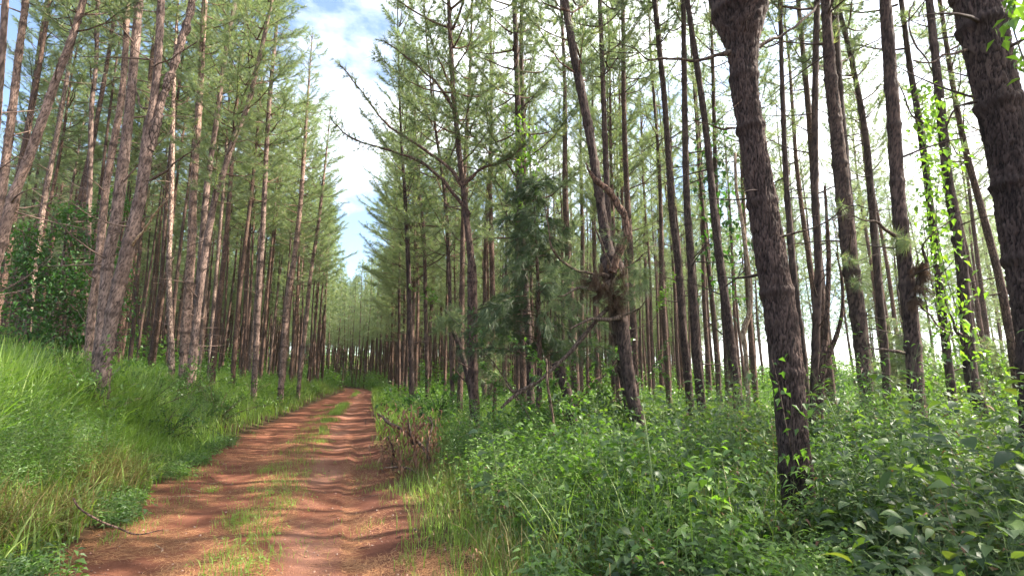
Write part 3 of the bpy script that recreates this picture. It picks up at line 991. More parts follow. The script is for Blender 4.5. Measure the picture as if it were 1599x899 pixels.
branch_px(rb, bb, [(228, 282, 6), (245, 275, 6), (262, 265, 5), (280, 250, 4), (298, 238, 3), (315, 215, 2)], 9.3, -.3, seed=32, twigs=5)
branch_px(rb, bb, [(205, 385, 7), (232, 348, 6), (250, 325, 4), (258, 310, 2)], 9.3, -.3, mat=PALE_TWIG, seed=33, twigs=3)
branch_px(rb, bb, [(236, 103, 4), (262, 95, 4), (285, 80, 3), (310, 65, 2)], 9.3, -.2, seed=34, twigs=3)
branch_px(rb, bb, [(235, 170, 5), (222, 168, 6), (215, 150, 5), (210, 125, 4)], 9.4, .1, seed=35)
hero([(200, -40, 10), (197, 60, 11), (190, 150, 12), (180, 210, 13), (166, 290, 14), (155, 400, 15), (143, 490, 16), (137, 575, 16)], 12,
     'leftmost stem of the big clump on the bank', H=20, crown=('full', 1), group='pines on the left bank', detail='mid')
hero([(140, -40, 11), (129, 5, 12), (114, 55, 13), (95, 105, 14), (77, 155, 16), (58, 210, 17), (38, 265, 18), (20, 310, 19), (2, 380, 20), (-18, 450, 20), (-40, 540, 21)], 9.4,
     'pale pine leaning strongly to the right at the left edge of the picture', H=18, crown=('full', 4), group='pines on the left bank')
hero([(42, -40, 11), (39, 10, 12), (30, 80, 13), (22, 150, 14), (12, 230, 15), (3, 300, 16), (-12, 420, 17), (-20, 540, 18)], 11,
     'upright pine behind the strongly leaning one at the left edge', H=20, crown=('full', 2), group='pines on the left bank')
hero([(12, -40, 11), (8, 10, 12), (2, 100, 13), (-8, 220, 14), (-25, 400, 15), (-35, 540, 16)], 10,
     'dark pine at the extreme left edge, mostly outside the frame', H=20, crown=('full', 0), group='pines on the left bank', detail='far')
hero([(322, -40, 10), (320, 0, 11), (317, 50, 11), (313, 130, 12), (307, 220, 13), (302, 300, 15), (298, 400, 17), (291, 500, 19), (287, 580, 20)], 15,
     'straight pine with one close neighbour crossing it, right of the big clump', H=20, crown=('full', 3), group='pines on the left bank')
hero([(404, 95, 9), (385, 170, 10), (366, 215, 11), (350, 265, 11), (338, 300, 12), (328, 350, 13), (318, 410, 14), (307, 500, 15), (296, 590, 16)], 14.3,
     'curving pine that crosses low in front of the straight one', H=16, crown=('full', 1), group='pines on the left bank')
hero([(372, -40, 8), (366, 10, 8), (354, 70, 9), (343, 150, 10), (332, 230, 11), (322, 300, 12), (312, 420, 12), (302, 580, 13)], 17.5,
     'slender pine directly behind the curving one', H=20, crown=('full', 4), group='pines on the left bank', detail='far')
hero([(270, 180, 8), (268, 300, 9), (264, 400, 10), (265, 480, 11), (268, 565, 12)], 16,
     'thin pale pine with its trunk lit by the sun on the bank', H=19, crown=('full', 2), group='pines on the left bank', mat=BARK_PALE)  # paler bark paints the sunlight onto this trunk
hero([(430, 60, 7), (425, 110, 8), (418, 200, 9), (413, 300, 10), (409, 380, 11), (403, 470, 12), (399, 560, 12)], 21,
     'straight pine on the bank above the start of the grass verge', H=20, crown=('low', 0), group='pines on the left bank', detail='mid')
hero([(474, 250, 8), (470, 310, 9), (460, 400, 11), (450, 460, 12), (445, 520, 12), (440, 590, 13)], 25,
     'pine leaning right over the grass verge of the track', H=20, crown=('low', 1), group='pines on the left bank', detail='mid')
hero([(503, 300, 6), (497, 350, 7), (485, 430, 8), (478, 500, 9), (468, 590, 9)], 31,
     'slim leaning pine nearest the track farther along the left verge', H=19, crown=('low', 0), group='pines on the left bank', detail='far')
hero([(159, 20, 8), (153, 0, 8), (150, 100, 8), (143, 170, 9), (140, 290, 10), (135, 420, 11)][1:], 15,
     'thin upright pine left of the big clump above the dark leafy tree', H=20, crown=('full', 3), group='pines on the left bank', detail='far')

# ------------------------------------------------------------------ plantation fill
def pix(x, y, z):
    c, s = math.cos(PITCH), math.sin(PITCH)
    dz = z - CAM_Z
    dep = y * c + dz * s
    up = -y * s + dz * c
    return 799.5 + x / dep * F_PX, 449.5 - up / dep * F_PX, dep

def in_view(x, y, m=1.08, z=1.6):
    if y < 1: return False
    px, py, dep = pix(x, y, z)
    return abs(px - 799.5) < 800 * m

spots = []
rs_ = random.Random(11)
# left stand: rows parallel to the track; right stand likewise
for side in (-1, 1):
    for row in range(0, 50):
        dist0 = (2.9 if side < 0 else 2.2) + row * 2.75
        s = -6 + rs_.uniform(0, 2)
        while s < 190:
            y = s + rs_.uniform(-.5, .5)
            xl_, xr_ = edges(y)
            x = (float(xl_) - dist0 if side < 0 else float(xr_) + dist0) + rs_.uniform(-.45, .45)
            s += 2.0 if side < 0 else 2.3
            if rs_.random() < .09: continue
            if y < 2: continue
            spots.append((x, y, side, row))
HX = np.array(HERO_XY)
keep = []
for x, y, side, row in spots:
    d = math.hypot(x, y)
    if d < 7: continue
    if np.min(np.hypot(HX[:, 0] - x, HX[:, 1] - y)) < 1.5: continue
    if side > 0 and y < 12.5 and in_view(x, y, 1.02): continue
    if side < 0 and y < 13.5 and x > -16 and in_view(x, y, 1.02): continue
    if side > 0 and y > 1 and pix(x, y, 2)[0] > 1090 and d > 20 and (rs_.random() < .5 or d > 85): continue
    keep.append((x, y, side, row, d))
inv = [k for k in keep if in_view(k[0], k[1], 1.04)]
inv.sort(key=lambda k: k[4])
NIND = 262
near_set, far_set = inv[:NIND], [k for k in inv[NIND:] if k[4] < 175]
unseen_casters = [k for k in keep if not in_view(k[0], k[1], 1.04) and k[2] > 0 and k[0] < 24 and 2 < k[1] < 30 and k[4] > 9][:11]  # pines outside the frame on the right, added to cast shade into view
print('fill', len(near_set), len(far_set), len(unseen_casters), 'last d', near_set[-1][4])

def far_label(x, y, side, row, d):
    if side < 0:
        if row == 0: return 'pine in the front row along the left verge, trunk rising from tall grass', 'pines in the front row left of the track'
        if d < 30: return 'slim brown pine in the crowded stand on the bank, behind the front rows', 'slim pines crowding the left bank'
        return 'distant slim pine in the deep shade of the left stand', 'distant pines of the left stand'
    if row == 0: return 'low-branched pine in the row edging the right side of the track', 'pines edging the right side of the track'
    px = pix(x, y, 2)[0]
    if px > 1120:
        return 'backlit slim pine against the bright sky behind the thick trunks on the right', 'backlit slim pines on the right'
    if d < 30: return 'slim dark pine among the stems between the track and the three tall straight pines', 'slim pines in the middle of the right stand'
    return 'distant hair-thin pine far back in the middle of the right stand', 'distant pines of the right stand'

for n_, (x, y, side, row, d) in enumerate(near_set + unseen_casters):
    rg = random.Random(int(x * 1000) ^ int(y * 777))
    ti = rg.randrange(8)
    if side < 0 and rg.random() < .16: ti = 8 + rg.randrange(2)
    me, C = TR[ti]
    sc = rg.uniform(.85, 1.1)
    root = empty('pine_tree', (x, y, gz(x, y)), rg.uniform(0, 6.28))
    lab, grp = far_label(x, y, side, row, d)
    tag(root, lab, 'pine tree', grp)
    t = bpy.data.objects.new('trunk', me); COL.objects.link(t); t.parent = root
    wsc = sc * (rg.uniform(.52, .82) if side < 0 else rg.uniform(.6, .88))
    t.scale = (wsc, wsc, sc)
    if side < 0:
        me2, ch, nat = (rg.choice(CR), 8.4, 12.5) if row > 0 else (rg.choice(CR), 10.2, 12.5)
    else:
        if row == 0: me2, ch, nat = rg.choice(CR_LOW if y > 30 else CR), 12.8, (15.5 if y > 30 else 12.5)
        elif pix(x, y, 2)[0] > 1000 or row > 3: me2, ch, nat = rg.choice(CR_THIN), 10.5, 11.0
        else: me2, ch, nat = rg.choice(CR + CR_THIN), 11.5, 12.0
    c = bpy.data.objects.new('crown', me2); COL.objects.link(c); c.parent = root
    zb = (C[-1, 2] - ch) * sc
    i = int(np.argmin(abs(C[:, 2] * sc - max(zb, 2.5))))
    c.location = (C[i, 0] * wsc, C[i, 1] * wsc, C[i, 2] * sc)
    czs = (C[-1, 2] * sc - c.location[2]) / nat
    c.scale = (sc * rg.uniform(.85, 1.05) * ((1.4 if y > 24 else 1.1) if row == 0 else 1),) * 2 + (czs,)
    dv = C[-1] - C[i]
    c.rotation_euler = (-dv[1] * wsc / (dv[2] * sc), dv[0] * wsc / (dv[2] * sc), 0)

# the rest of the plantation as one far mass
mbf = MB()
rgf = np.random.default_rng(77)
pool = []
for q in range(4):
    z = np.linspace(-.3, 20, 9)
    C = np.stack([.15 * np.sin(z * .3 + q) + .02 * z * math.cos(q * 2.1), .15 * np.cos(z * .25 + q) + .02 * z * math.sin(q * 2.1), z], 1)
    v, f = tube_grid(C, .14 * ((1 - np.clip(z / 20, 0, 1)) ** .8 * .9 + .1), 6)
    zz = rgf.uniform(0, 1, 420)
    hz = 6.5 + 13 * zz
    rr = (2.5 * (1 - zz) ** .7 + .15) * np.sqrt(rgf.uniform(.05, 1, 420))
    aa = rgf.uniform(0, 6.283, 420)
    TP = np.stack([rr * np.cos(aa), rr * np.sin(aa), hz + rr * .3], 1)
    TD = nrm(np.stack([np.cos(aa), np.sin(aa), .6 + 0 * aa], 1))
    m2 = MB(); needles(m2, TP, TD, 9, .42, .045, rgf, mat=1)
    pool.append((v, f, m2.v[0], m2.f[0]))
for x, y, side, row, d in far_set:
    v, f, v2, f2 = pool[rgf.integers(4)]
    a = rgf.uniform(0, 6.28); c, s = math.cos(a), math.sin(a)
    M = np.array([[c, s, 0], [-s, c, 0], [0, 0, 1]]) * rgf.uniform(.85, 1.1)
    o = np.array([x, y, float(ground_z(np.array([x]), np.array([y]))[0])])
    mbf.add(v @ M + o, f, 0, smooth=True); mbf.add(v2 @ M + o, f2, 1)
fo = mbf.obj('distant_woods', [BARK, NEEDLE])
tag(fo, 'far-off mass of slim pines closing the view behind the stand', 'distant pines', kind='stuff')

# ------------------------------------------------------------------ undergrowth
print('undergrowth')
def scatter(n, rmin, rmax, k, rg, ang=(-48, 48), test=None, jitter=None):
    """positions in front of the camera; density per square metre falls as r**-k"""
    out = []
    tot = 0
    while tot < n:
        u = rg.random(n * 2)
        e = 2 - k
        r = (rmin ** e + u * (rmax ** e - rmin ** e)) ** (1 / e) if abs(e) > 1e-6 else rmin * (rmax / rmin) ** u
        a = np.radians(rg.uniform(ang[0], ang[1], n * 2))
        x, y = r * np.sin(a), r * np.cos(a)
        if test is not None:
            p = test(x, y)
            m = rg.random(len(x)) < p
            x, y = x[m], y[m]
        out.append(np.stack([x, y], 1)); tot += len(x)
        if len(x) == 0: break
    P = np.concatenate(out)[:n]
    z = ground_z(P[:, 0], P[:, 1], micro=False)
    return np.column_stack([P, z])

def dldr(x, y):
    a, b = edges(y)
    return a - x, x - b

def lfn(x, y, sc, seed):
    return fbm(np.stack([x * sc, y * sc, 0 * x], 1), seed, 3)

def plant_mass(mb, B, H, nl, L, rg, detail=1, spread=.3, wr=.5, mat=0, smat=1, stems=True, t0=.2, droop=.3, el=(.25, .35), stemr=.004):
    n = len(B)
    H = np.asarray(H, float) * np.ones(n)
    a = rg.uniform(0, 6.28, n)
    lean = np.stack([np.cos(a), np.sin(a), 0 * a], 1) * (H * rg.uniform(.05, .35, n))[:, None]
    def pos(ii, t):
        return B[ii] + lean[ii] * (t ** 1.5)[:, None] + np.stack([0 * t, 0 * t, H[ii] * t], 1)
    ii = np.repeat(np.arange(n), nl)
    t = t0 + (1 - t0) * np.tile((np.arange(nl) + .5) / nl, n) + rg.normal(0, .02, n * nl)
    az = np.tile(np.arange(nl) * 2.4, n) + a[ii] + rg.normal(0, .4, n * nl)
    elv = rg.normal(el[0], el[1], n * nl)
    D = np.stack([np.cos(az) * np.cos(elv), np.sin(az) * np.cos(elv), np.sin(elv)], 1)
    Ls = L * rg.uniform(.55, 1.2, n * nl) * (1.1 - .35 * t) * np.exp(rg.normal(0, .2, n))[ii]
    off = (rg.uniform(0.05, 1, n * nl) * spread * H[ii] * (1.25 - t) ** .8)
    P = pos(ii, t) + D * off[:, None]
    leaves(mb, P, D, Ls, Ls * wr * rg.uniform(.8, 1.2, n * nl), rg, mat=mat, droop=droop, detail=detail)
    if stems:
        # stems as thin three-sided prisms
        ts = np.linspace(0, 1, 4)
        rows = []
        for q, tt in enumerate(ts):
            c = pos(np.arange(n), np.full(n, tt))
            w = stemr * (1.1 - tt)
            for s_ in range(3):
                aa = s_ * 2.094
                rows.append(c + np.array([math.cos(aa), math.sin(aa), 0]) * w)
        V = np.stack(rows, 1).reshape(-1, 3)
        o = np.arange(n)[:, None] * 12
        fs = []
        for q in range(3):
            for s_ in range(3):
                x0, x1 = q * 3 + s_, q * 3 + (s_ + 1) % 3
                fs += [[x0, x1, x1 + 3], [x0, x1 + 3, x0 + 3]]
        F = np.concatenate([o + f for f in fs], 1).reshape(-1, 3)
        mb.add(V, F, smat)
        # petioles / side shoots as slivers
        m = rg.random(n * nl) < .5
        p0 = pos(ii[m], np.clip(t[m] - .06, 0, 1)); p1 = P[m]
        wv = np.array([0, 0, 1.0]) * .0025
        V = np.stack([p0 - wv, p0 + wv, p1], 1).reshape(-1, 3)
        mb.add(V, np.arange(len(V)).reshape(-1, 3), smat)

# ---- tall green grass of the left bank
rg = np.random.default_rng(21)
def t_left(x, y):
    dl, dr = dldr(x, y)
    n = lfn(x, y, .45, 5)
    return (.22 * sstep(.15, .5, dl) + .78 * sstep(.6, 1.4, dl)) * (1 - .75 * sstep(.48, .6, n) * (y > 6)) * (1 - .8 * sstep(5.5, 9, dl))
mb = MB()
P = scatter(27000, 3.0, 14, 1.1, rg, (-50, -8), t_left)
dl, _ = dldr(P[:, 0], P[:, 1])
nH = lfn(P[:, 0], P[:, 1], .8, 8)
blades(mb, P, (.45 + .55 * sstep(.5, 2.2, dl)) * rg.uniform(.55, 1.25, len(P)) * (.6 + .8 * nH), rg, .024, 1.0, segs=5)
P = scatter(42000, 13, 75, 1.35, rg, (-50, -10), lambda x, y: t_left(x, y) * (dldr(x, y)[0] < 9))
d_ = np.hypot(P[:, 0], P[:, 1])
blades(mb, P, rg.uniform(.35, .95, len(P)) * (1 - .3 * sstep(20, 60, d_)), rg, .022, .7, segs=3)
# longer arching cane-like blades standing out
P = scatter(1500, 4, 16, .8, rg, (-50, -14), lambda x, y: sstep(1, 2, dldr(x, y)[0]) * (dldr(x, y)[0] < 7))
blades(mb, P, rg.uniform(1.0, 1.5, len(P)), rg, .03, .85, segs=5)
tag(mb.obj('tall_grass', [GRASS]), 'tall bright green grass covering the left bank', 'grass', kind='stuff')

# ---- dry arching grass along the foot of the bank
mb = MB()
P = scatter(4600, 3.0, 10, 1.2, rg, (-52, -16), lambda x, y: sstep(.2, .7, dldr(x, y)[0]) * (1 - sstep(.9, 2.3, dldr(x, y)[0])) * sstep(.44, .58, lfn(x, y, 1.3, 31)))
blades(mb, P, rg.uniform(.25, .8, len(P)), rg, .012, 1.25, segs=4, head=rg.normal(-.6, 1.2, len(P)))
P = scatter(5000, 3.5, 14, 1.0, rg, (-22, 30), lambda x, y: sstep(.3, .8, dldr(x, y)[1]) * (1 - sstep(2.5, 5.0, dldr(x, y)[1])) * .6)
blades(mb, P, rg.uniform(.2, .6, len(P)), rg, .008, .9, segs=4)
tag(mb.obj('dry_grass', [STRAW]), 'straw coloured arching grass at the foot of the bank', 'dry grass', kind='stuff')

# ---- small-leaved weeds: creeping edge, mounds on the bank, carpet under the left trees, verge on the right
mb = MB()
def edge_l(x, y):
    dl, dr = dldr(x, y)
    n = lfn(x, y, 1.6, 41)
    return sstep(-.15, .15, dl + (n - .5) * .6) * (1 - sstep(.7, 1.3, dl)) * sstep(.35, .5, n)
P = scatter(2300, 3.0, 16, 1.2, rg, (-55, -14), edge_l)
plant_mass(mb, P, rg.uniform(.08, .26, len(P)), 12, .06, rg, spread=.7, wr=.5)
def mound_l(x, y):
    dl, dr = dldr(x, y)
    n = lfn(x, y, .45, 5)
    return sstep(.6, 1.2, dl) * (1 - sstep(9, 12, dl)) * (.08 + sstep(.46, .58, n)) * (y > 5)
P = scatter(2600, 6, 20, 1.1, rg, (-50, -8), mound_l)
plant_mass(mb, P, rg.uniform(.4, .95, len(P)), 34, .055, rg, spread=.38, wr=.42)
P = scatter(3600, 18, 80, 1.5, rg, (-50, -10), lambda x, y: mound_l(x, y) * .9 + .12 * (dldr(x, y)[0] > 1))
plant_mass(mb, P, rg.uniform(.35, .85, len(P)), 18, .13, rg, spread=.4, wr=.5, stems=False)
P = scatter(2500, 9, 40, 1.0, rg, (-50, -14), lambda x, y: sstep(4.5, 6, dldr(x, y)[0]))
plant_mass(mb, P, rg.uniform(.35, 1.0, len(P)), 20, .11, rg, spread=.4, wr=.5, stems=False)
P = scatter(900, 40, 120, 1.3, rg, (-50, -14), lambda x, y: (dldr(x, y)[0] > 8) * 1.0)
plant_mass(mb, P, rg.uniform(1.0, 3.0, len(P)), 60, .32, rg, spread=.45, wr=.5, stems=False, t0=.03)
P = scatter(1500, 95, 210, .8, rg, (-46, 46), None)
plant_mass(mb, P, rg.uniform(2.5, 6.5, len(P)), 70, .55, rg, spread=.45, wr=.55, stems=False, t0=.02)
P = scatter(260, 66, 100, 1.0, rg, (-22, -12), lambda x, y: ((dldr(x, y)[0] > .5) | (dldr(x, y)[1] > .5)) * 1.0)
plant_mass(mb, P, rg.uniform(1.0, 2.6, len(P)), 60, .3, rg, spread=.45, wr=.5, stems=False, t0=.03)
tag(mb.obj('bank_weeds', [WEED, STEM]), 'low leafy weeds and ferny mounds among the grass of the left bank', 'weeds', kind='stuff')

# ---- right verge: grass and small weeds
mb = MB()
def verge_r(x, y):
    dl, dr = dldr(x, y)
    n = lfn(x, y, 1.1, 51)
    near = sstep(-.1, .8, dr + (n - .5) * .8)
    return near * (1 - .85 * sstep(1.6, 3.2, dr)) * (1 - sstep(5, 9, dr)) * sstep(.30, .5, n)
P = scatter(20000, 3.2, 15, 1.1, rg, (-26, 30), verge_r)
_, dr = dldr(P[:, 0], P[:, 1])
blades(mb, P, rg.uniform(.12, .5, len(P)) * (.6 + .4 * sstep(.5, 2.5, dr)), rg, .008, .7, segs=3)
P = scatter(22000, 14, 80, 1.4, rg, (-18, 10), lambda x, y: sstep(0, .5, dldr(x, y)[1]) * (1 - sstep(4, 8, dldr(x, y)[1])))
blades(mb, P, rg.uniform(.25, .8, len(P)), rg, .022, .7, segs=3)
c0 = at_z(1090, 780, 0.05)
P = np.column_stack([rg.normal(c0[0], .45, 1800), rg.normal(c0[1], .5, 1800)])
P = np.column_stack([P, ground_z(P[:, 0], P[:, 1], micro=False)])
blades(mb, P, rg.uniform(.35, .8, len(P)), rg, .013, .6, segs=4)
tag(mb.obj('verge_grass', [GRASS]), 'shorter grass on the right verge of the track', 'grass', kind='stuff')

mb = MB()
P = scatter(3300, 3.0, 10, 1.0, rg, (-24, 34), lambda x, y: sstep(.5, 1.6, dldr(x, y)[1]) * (.3 + .7 * sstep(.36, .5, lfn(x, y, .9, 61))))
plant_mass(mb, P, rg.uniform(.2, .62, len(P)) * (.5 + 1.1 * lfn(P[:, 0], P[:, 1], .8, 63)), 26, .072, rg, detail=2, spread=.45, wr=.42)
P = scatter(3600, 8, 22, 1.1, rg, (-20, 48), lambda x, y: sstep(.6, 1.8, dldr(x, y)[1]))
plant_mass(mb, P, rg.uniform(.25, .7, len(P)) * (.5 + 1.2 * sstep(.35, .65, lfn(P[:, 0], P[:, 1], .6, 65))), 28, .075, rg, spread=.42, wr=.45)
P = scatter(7000, 20, 95, 1.5, rg, (-20, 48), lambda x, y: sstep(.4, 1.2, dldr(x, y)[1]))
plant_mass(mb, P, rg.uniform(.5, 1.25, len(P)), 16, .17, rg, spread=.45, wr=.5, stems=False)
P = scatter(1500, 42, 120, 1.3, rg, (-14, 50), lambda x, y: (dldr(x, y)[1] > 4) * 1.0)
plant_mass(mb, P, rg.uniform(1.5, 4.0, len(P)), 60, .34, rg, spread=.45, wr=.5, stems=False, t0=.03)
P = scatter(260, 3.6, 10, .9, rg, (-14, 22), lambda x, y: (dldr(x, y)[1] > 1.6) * 1.0)
plant_mass(mb, P, rg.uniform(.55, 1.05, len(P)), 30, .12, rg, detail=3, spread=.4, wr=.45, droop=.35)
tag(mb.obj('forest_weeds', [WEED, STEM]), 'light green weeds carpeting the ground under the right stand', 'weeds', kind='stuff')

# ---- dark broad-leaved undergrowth on the right
mb = MB()
def hgt(x, y):
    return (.38 + .78 * sstep(.2, 3.2, x) * (1 - sstep(6, 12, y)) + .15 * sstep(8, 14, y)) * (.35 + 1.0 * sstep(.3, .7, lfn(x, y, 1.0, 44))) * (1 - .55 * np.exp(-((x / np.maximum(y, .1) - .53) / .13) ** 2) * (y < 5.5))
P = scatter(520, 2.6, 5.4, .9, rg, (-4, 52), lambda x, y: sstep(.4, 1.2, x - .0) * (y > 2.0) * (np.hypot(x - b1[0], y - b1[1]) > .35))
plant_mass(mb, P, hgt(P[:, 0], P[:, 1]) * rg.uniform(.5, 1.08, len(P)), 26, .12, rg, detail=3, spread=.42, wr=.46, droop=.35, stemr=.005)
P = scatter(1500, 5, 11, 1.0, rg, (-6, 50), lambda x, y: sstep(.3, 1.6, x) * sstep(.34, .5, lfn(x, y, .8, 71)))
plant_mass(mb, P, hgt(P[:, 0], P[:, 1]) * rg.uniform(.5, 1.1, len(P)), 30, .10, rg, detail=2, spread=.42, wr=.46, droop=.35, stemr=.005)
P = scatter(46, 3.3, 7, .9, rg, (8, 50), lambda x, y: (x > .8) * (np.abs(x / y - .53) > .14) * 1.0)
plant_mass(mb, P, rg.uniform(1.0, 1.55, len(P)), 34, .10, rg, detail=3, spread=.3, wr=.42, droop=.4, stemr=.007, t0=.35)
P = scatter(2200, 10, 26, 1.2, rg, (-4, 50), lambda x, y: (x > 0) * sstep(.40, .52, lfn(x, y, .5, 81)))
plant_mass(mb, P, rg.uniform(.3, .85, len(P)), 26, .12, rg, detail=1, spread=.42, wr=.46, droop=.3, stems=False)
# narrow-leaved and withered plants and grass stalks among them
nar = lambda x, y: (x > .2) * sstep(.50, .60, lfn(x, y, .8, 121))
P = scatter(420, 3.0, 10, .9, rg, (-4, 50), nar)
plant_mass(mb, P, hgt(P[:, 0], P[:, 1]) * rg.uniform(.8, 1.4, len(P)), 44, .12, rg, detail=2, spread=.4, wr=.2, droop=.5, mat=2)
P = scatter(160, 3.0, 9, .9, rg, (-10, 50), lambda x, y: (x > -.3) * 1.0)
plant_mass(mb, P, hgt(P[:, 0], P[:, 1]) * rg.uniform(.7, 1.15, len(P)), 12, .06, rg, detail=2, spread=.3, wr=.4, droop=.8, mat=3, smat=3)
P = scatter(1700, 3.2, 12, 1.0, rg, (-6, 50), lambda x, y: (x > .2) * sstep(.52, .62, lfn(x, y, .7, 141)))
blades(mb, P, rg.uniform(.5, 1.0, len(P)), rg, .012, .8, mat=4, segs=4)
P = scatter(500, 3.2, 9, 1.0, rg, (-6, 50), lambda x, y: (x > 0) * 1.0)
blades(mb, P, rg.uniform(.5, 1.15, len(P)), rg, .006, .9, mat=5, segs=4)
tag(mb.obj('undergrowth', [SHRUB, STEM, WEED, BROWNLEAF, GRASS, STRAW]), 'dense dark broad-leaved undergrowth filling the right foreground', 'undergrowth', kind='stuff')

# ---- grass strip between the wheel tracks
mb = MB()
tuft_px = [(430, 775, .22), (400, 820, .18), (372, 815, .15), (455, 745, .3), (440, 760, .25), (470, 705, .3), (478, 690, .3), (485, 680, .3), (490, 670, .32), (497, 660, .3), (462, 725, .28),
           (385, 880, .2), (380, 890, .2), (350, 868, .12), (500, 690, .12), (410, 840, .12), (330, 765, .06), (505, 640, .3), (500, 650, .3), (515, 632, .25), (420, 735, .15), (380, 806, .14), (445, 790, .12)]
for px, py, r_ in tuft_px:
    c = at_z(px, py, 0)
    n = int(40 + 520 * r_)
    P = np.column_stack([rg.normal(c[0], r_ * .8, n), rg.normal(c[1], r_ * 1.3, n)])
    P = np.column_stack([P, ground_z(P[:, 0], P[:, 1])])
    blades(mb, P, rg.uniform(.04, .19, n), rg, .006, .8, segs=3)
    m = max(8, int(60 * r_))
    P2 = np.column_stack([rg.normal(c[0], r_, m), rg.normal(c[1], r_ * 1.6, m)])
    P2 = np.column_stack([P2, ground_z(P2[:, 0], P2[:, 1])])
    plant_mass(mb, P2, rg.uniform(.03, .09, m), 6, .035, rg, spread=.6, smat=0, stems=False)
P = scatter(4500, 16, 70, 1.2, rg, (-20, -12), lambda x, y: np.exp(-(((x - (edges(y)[0] + edges(y)[1]) / 2 - .1) / .22) ** 2)) * sstep(.4, .55, lfn(x, y, .5, 91)))
blades(mb, P, rg.uniform(.08, .25, len(P)), rg, .015, .7, segs=2)
P = scatter(2500, 3.6, 12, 1.0, rg, (-50, 0), lambda x, y: ((dldr(x, y)[0] < 0) & (dldr(x, y)[1] < 0)) * (np.exp(dldr(x, y)[0] * 5) + np.exp(dldr(x, y)[1] * 4)) * sstep(.45, .6, lfn(x, y, 1.5, 95)))
blades(mb, P, rg.uniform(.03, .12, len(P)), rg, .006, .8, segs=3)
tag(mb.obj('track_grass', [GRASS]), 'tufts of low grass between the wheel tracks', 'grass', kind='stuff')

# ---- fallen needles on the track
mb = MB()
P = scatter(52000, 3.2, 22, 1.4, rg, (-52, 4), lambda x, y: ((dldr(x, y)[0] < .2) & (dldr(x, y)[1] < .9)) * sstep(.38, .6, lfn(x, y, 1.1, 97)) * (1 - .85 * ((lambda u: (u > .60) & (u < .78))((x - edges(y)[0]) / (edges(y)[1] - edges(y)[0])))))
P[:, 2] = ground_z(P[:, 0], P[:, 1]) + .004
n = len(P)
a = rg.normal(0.2, .9, n); l = rg.uniform(.06, .17, n)
d = np.stack([np.cos(a), np.sin(a), rg.normal(0, .04, n)], 1)
s_ = np.stack([-np.sin(a), np.cos(a), 0 * a], 1) * rg.uniform(.0015, .003, n)[:, None]
V = np.stack([P - s_, P + s_, P + d * l[:, None] + [0, 0, .004]], 1).reshape(-1, 3)
mb.add(V, np.arange(len(V)).reshape(-1, 3), 0)
tag(mb.obj('needle_litter', [LITTER]), 'fallen orange pine needles strewn over the dirt track', 'pine needles', kind='stuff')

# ---- grit and small stones on the track
mb = MB()
P = scatter(2600, 3.2, 16, 1.3, rg, (-50, 4), lambda x, y: (dldr(x, y)[0] < .1) & (dldr(x, y)[1] < .8))
P[:, 2] = ground_z(P[:, 0], P[:, 1])
ico = np.array([[0, 0, 1], [.9, 0, .3], [.3, .85, .3], [-.7, .5, .3], [-.7, -.5, .3], [.3, -.85, .3], [0, 0, -.5]])
icf = np.array([[0, 1, 2], [0, 2, 3], [0, 3, 4], [0, 4, 5], [0, 5, 1], [6, 2, 1], [6, 3, 2], [6, 4, 3], [6, 5, 4], [6, 1, 5]])
n = len(P); sz = .004 + .014 * rg.random(n) ** 4
V = ico[None] * rg.uniform(.7, 1.3, (n, 7, 1)) * sz[:, None, None] * rg.uniform(.6, 1.3, (n, 1, 3)) + P[:, None, :]
mb.add(V.reshape(-1, 3), (np.arange(n)[:, None, None] * 7 + icf[None]).reshape(-1, 3), 0, smooth=False)
GRIT = leaf_mat('grit', [(.16, .07, .045), (.26, .14, .10), (.34, .24, .19), (.10, .05, .035)], trans=.0, rough=.9, spec=.1)
tag(mb.obj('gravel', [GRIT]), 'scattered grit and small stones on the dirt track', 'gravel', kind='stuff')

# ------------------------------------------------------------------ distinct plants and dead wood
def bushy(name, c, H, Rr_, nleaf, L, label, cat, mat, rg, wr=.5, nst=9, group=None, detail=1):
    """shrub with real branching stems and leaves along the shoots"""
    root = empty(name, c)
    tag(root, label, cat, group)
    ms, ml = MB(), MB()
    P, D = [], []
    for s in range(nst):
        az = rg.uniform(0, 6.283); el = rg.uniform(.55, 1.45)
        h = H * rg.uniform(.6, 1.05)
        d = np.array([math.cos(az) * math.cos(el), math.sin(az) * math.cos(el), math.sin(el)])
        t = np.linspace(0, 1, 6)[:, None]
        C = d * h * t + np.array([math.cos(az), math.sin(az), 0]) * Rr_ * .5 * t ** 2 + rg.normal(0, .03 * h, (6, 3)) * t
        C[0, 2] = -.05
        add_tube(ms, C, .006 + .012 * H / 2, .003, k=4)
        for q in range(7):
            i = rg.integers(1, 6)
            dd = nrm(rg.normal(0, .8, 3) + d + [0, 0, .1])
            l = Rr_ * rg.uniform(.25, .7)
            E = C[i] + dd * l
            add_tube(ms, np.array([C[i], (C[i] + E) / 2 + [0, 0, .02], E]), .004, .002, k=3)
            m = max(3, nleaf // (nst * 7))
            for g in range(m):
                u = rg.uniform(.15, 1)
                P.append(C[i] + (E - C[i]) * u + rg.normal(0, .02, 3)); D.append(nrm(dd * .6 + rg.normal(0, .6, 3) + [0, 0, .1]))
    P = np.array(P)
    Ls = L * rg.uniform(.6, 1.2, len(P))
    leaves(ml, P, np.array(D), Ls, Ls * wr, rg, detail=detail)
    ms.obj('stems', [TWIG], root)
    ml.obj('foliage', [mat], root)
    return root

def gpt(px, Y):
    q = at_y(px, 590, Y)
    return (q[0], q[1], gz(q[0], q[1]))

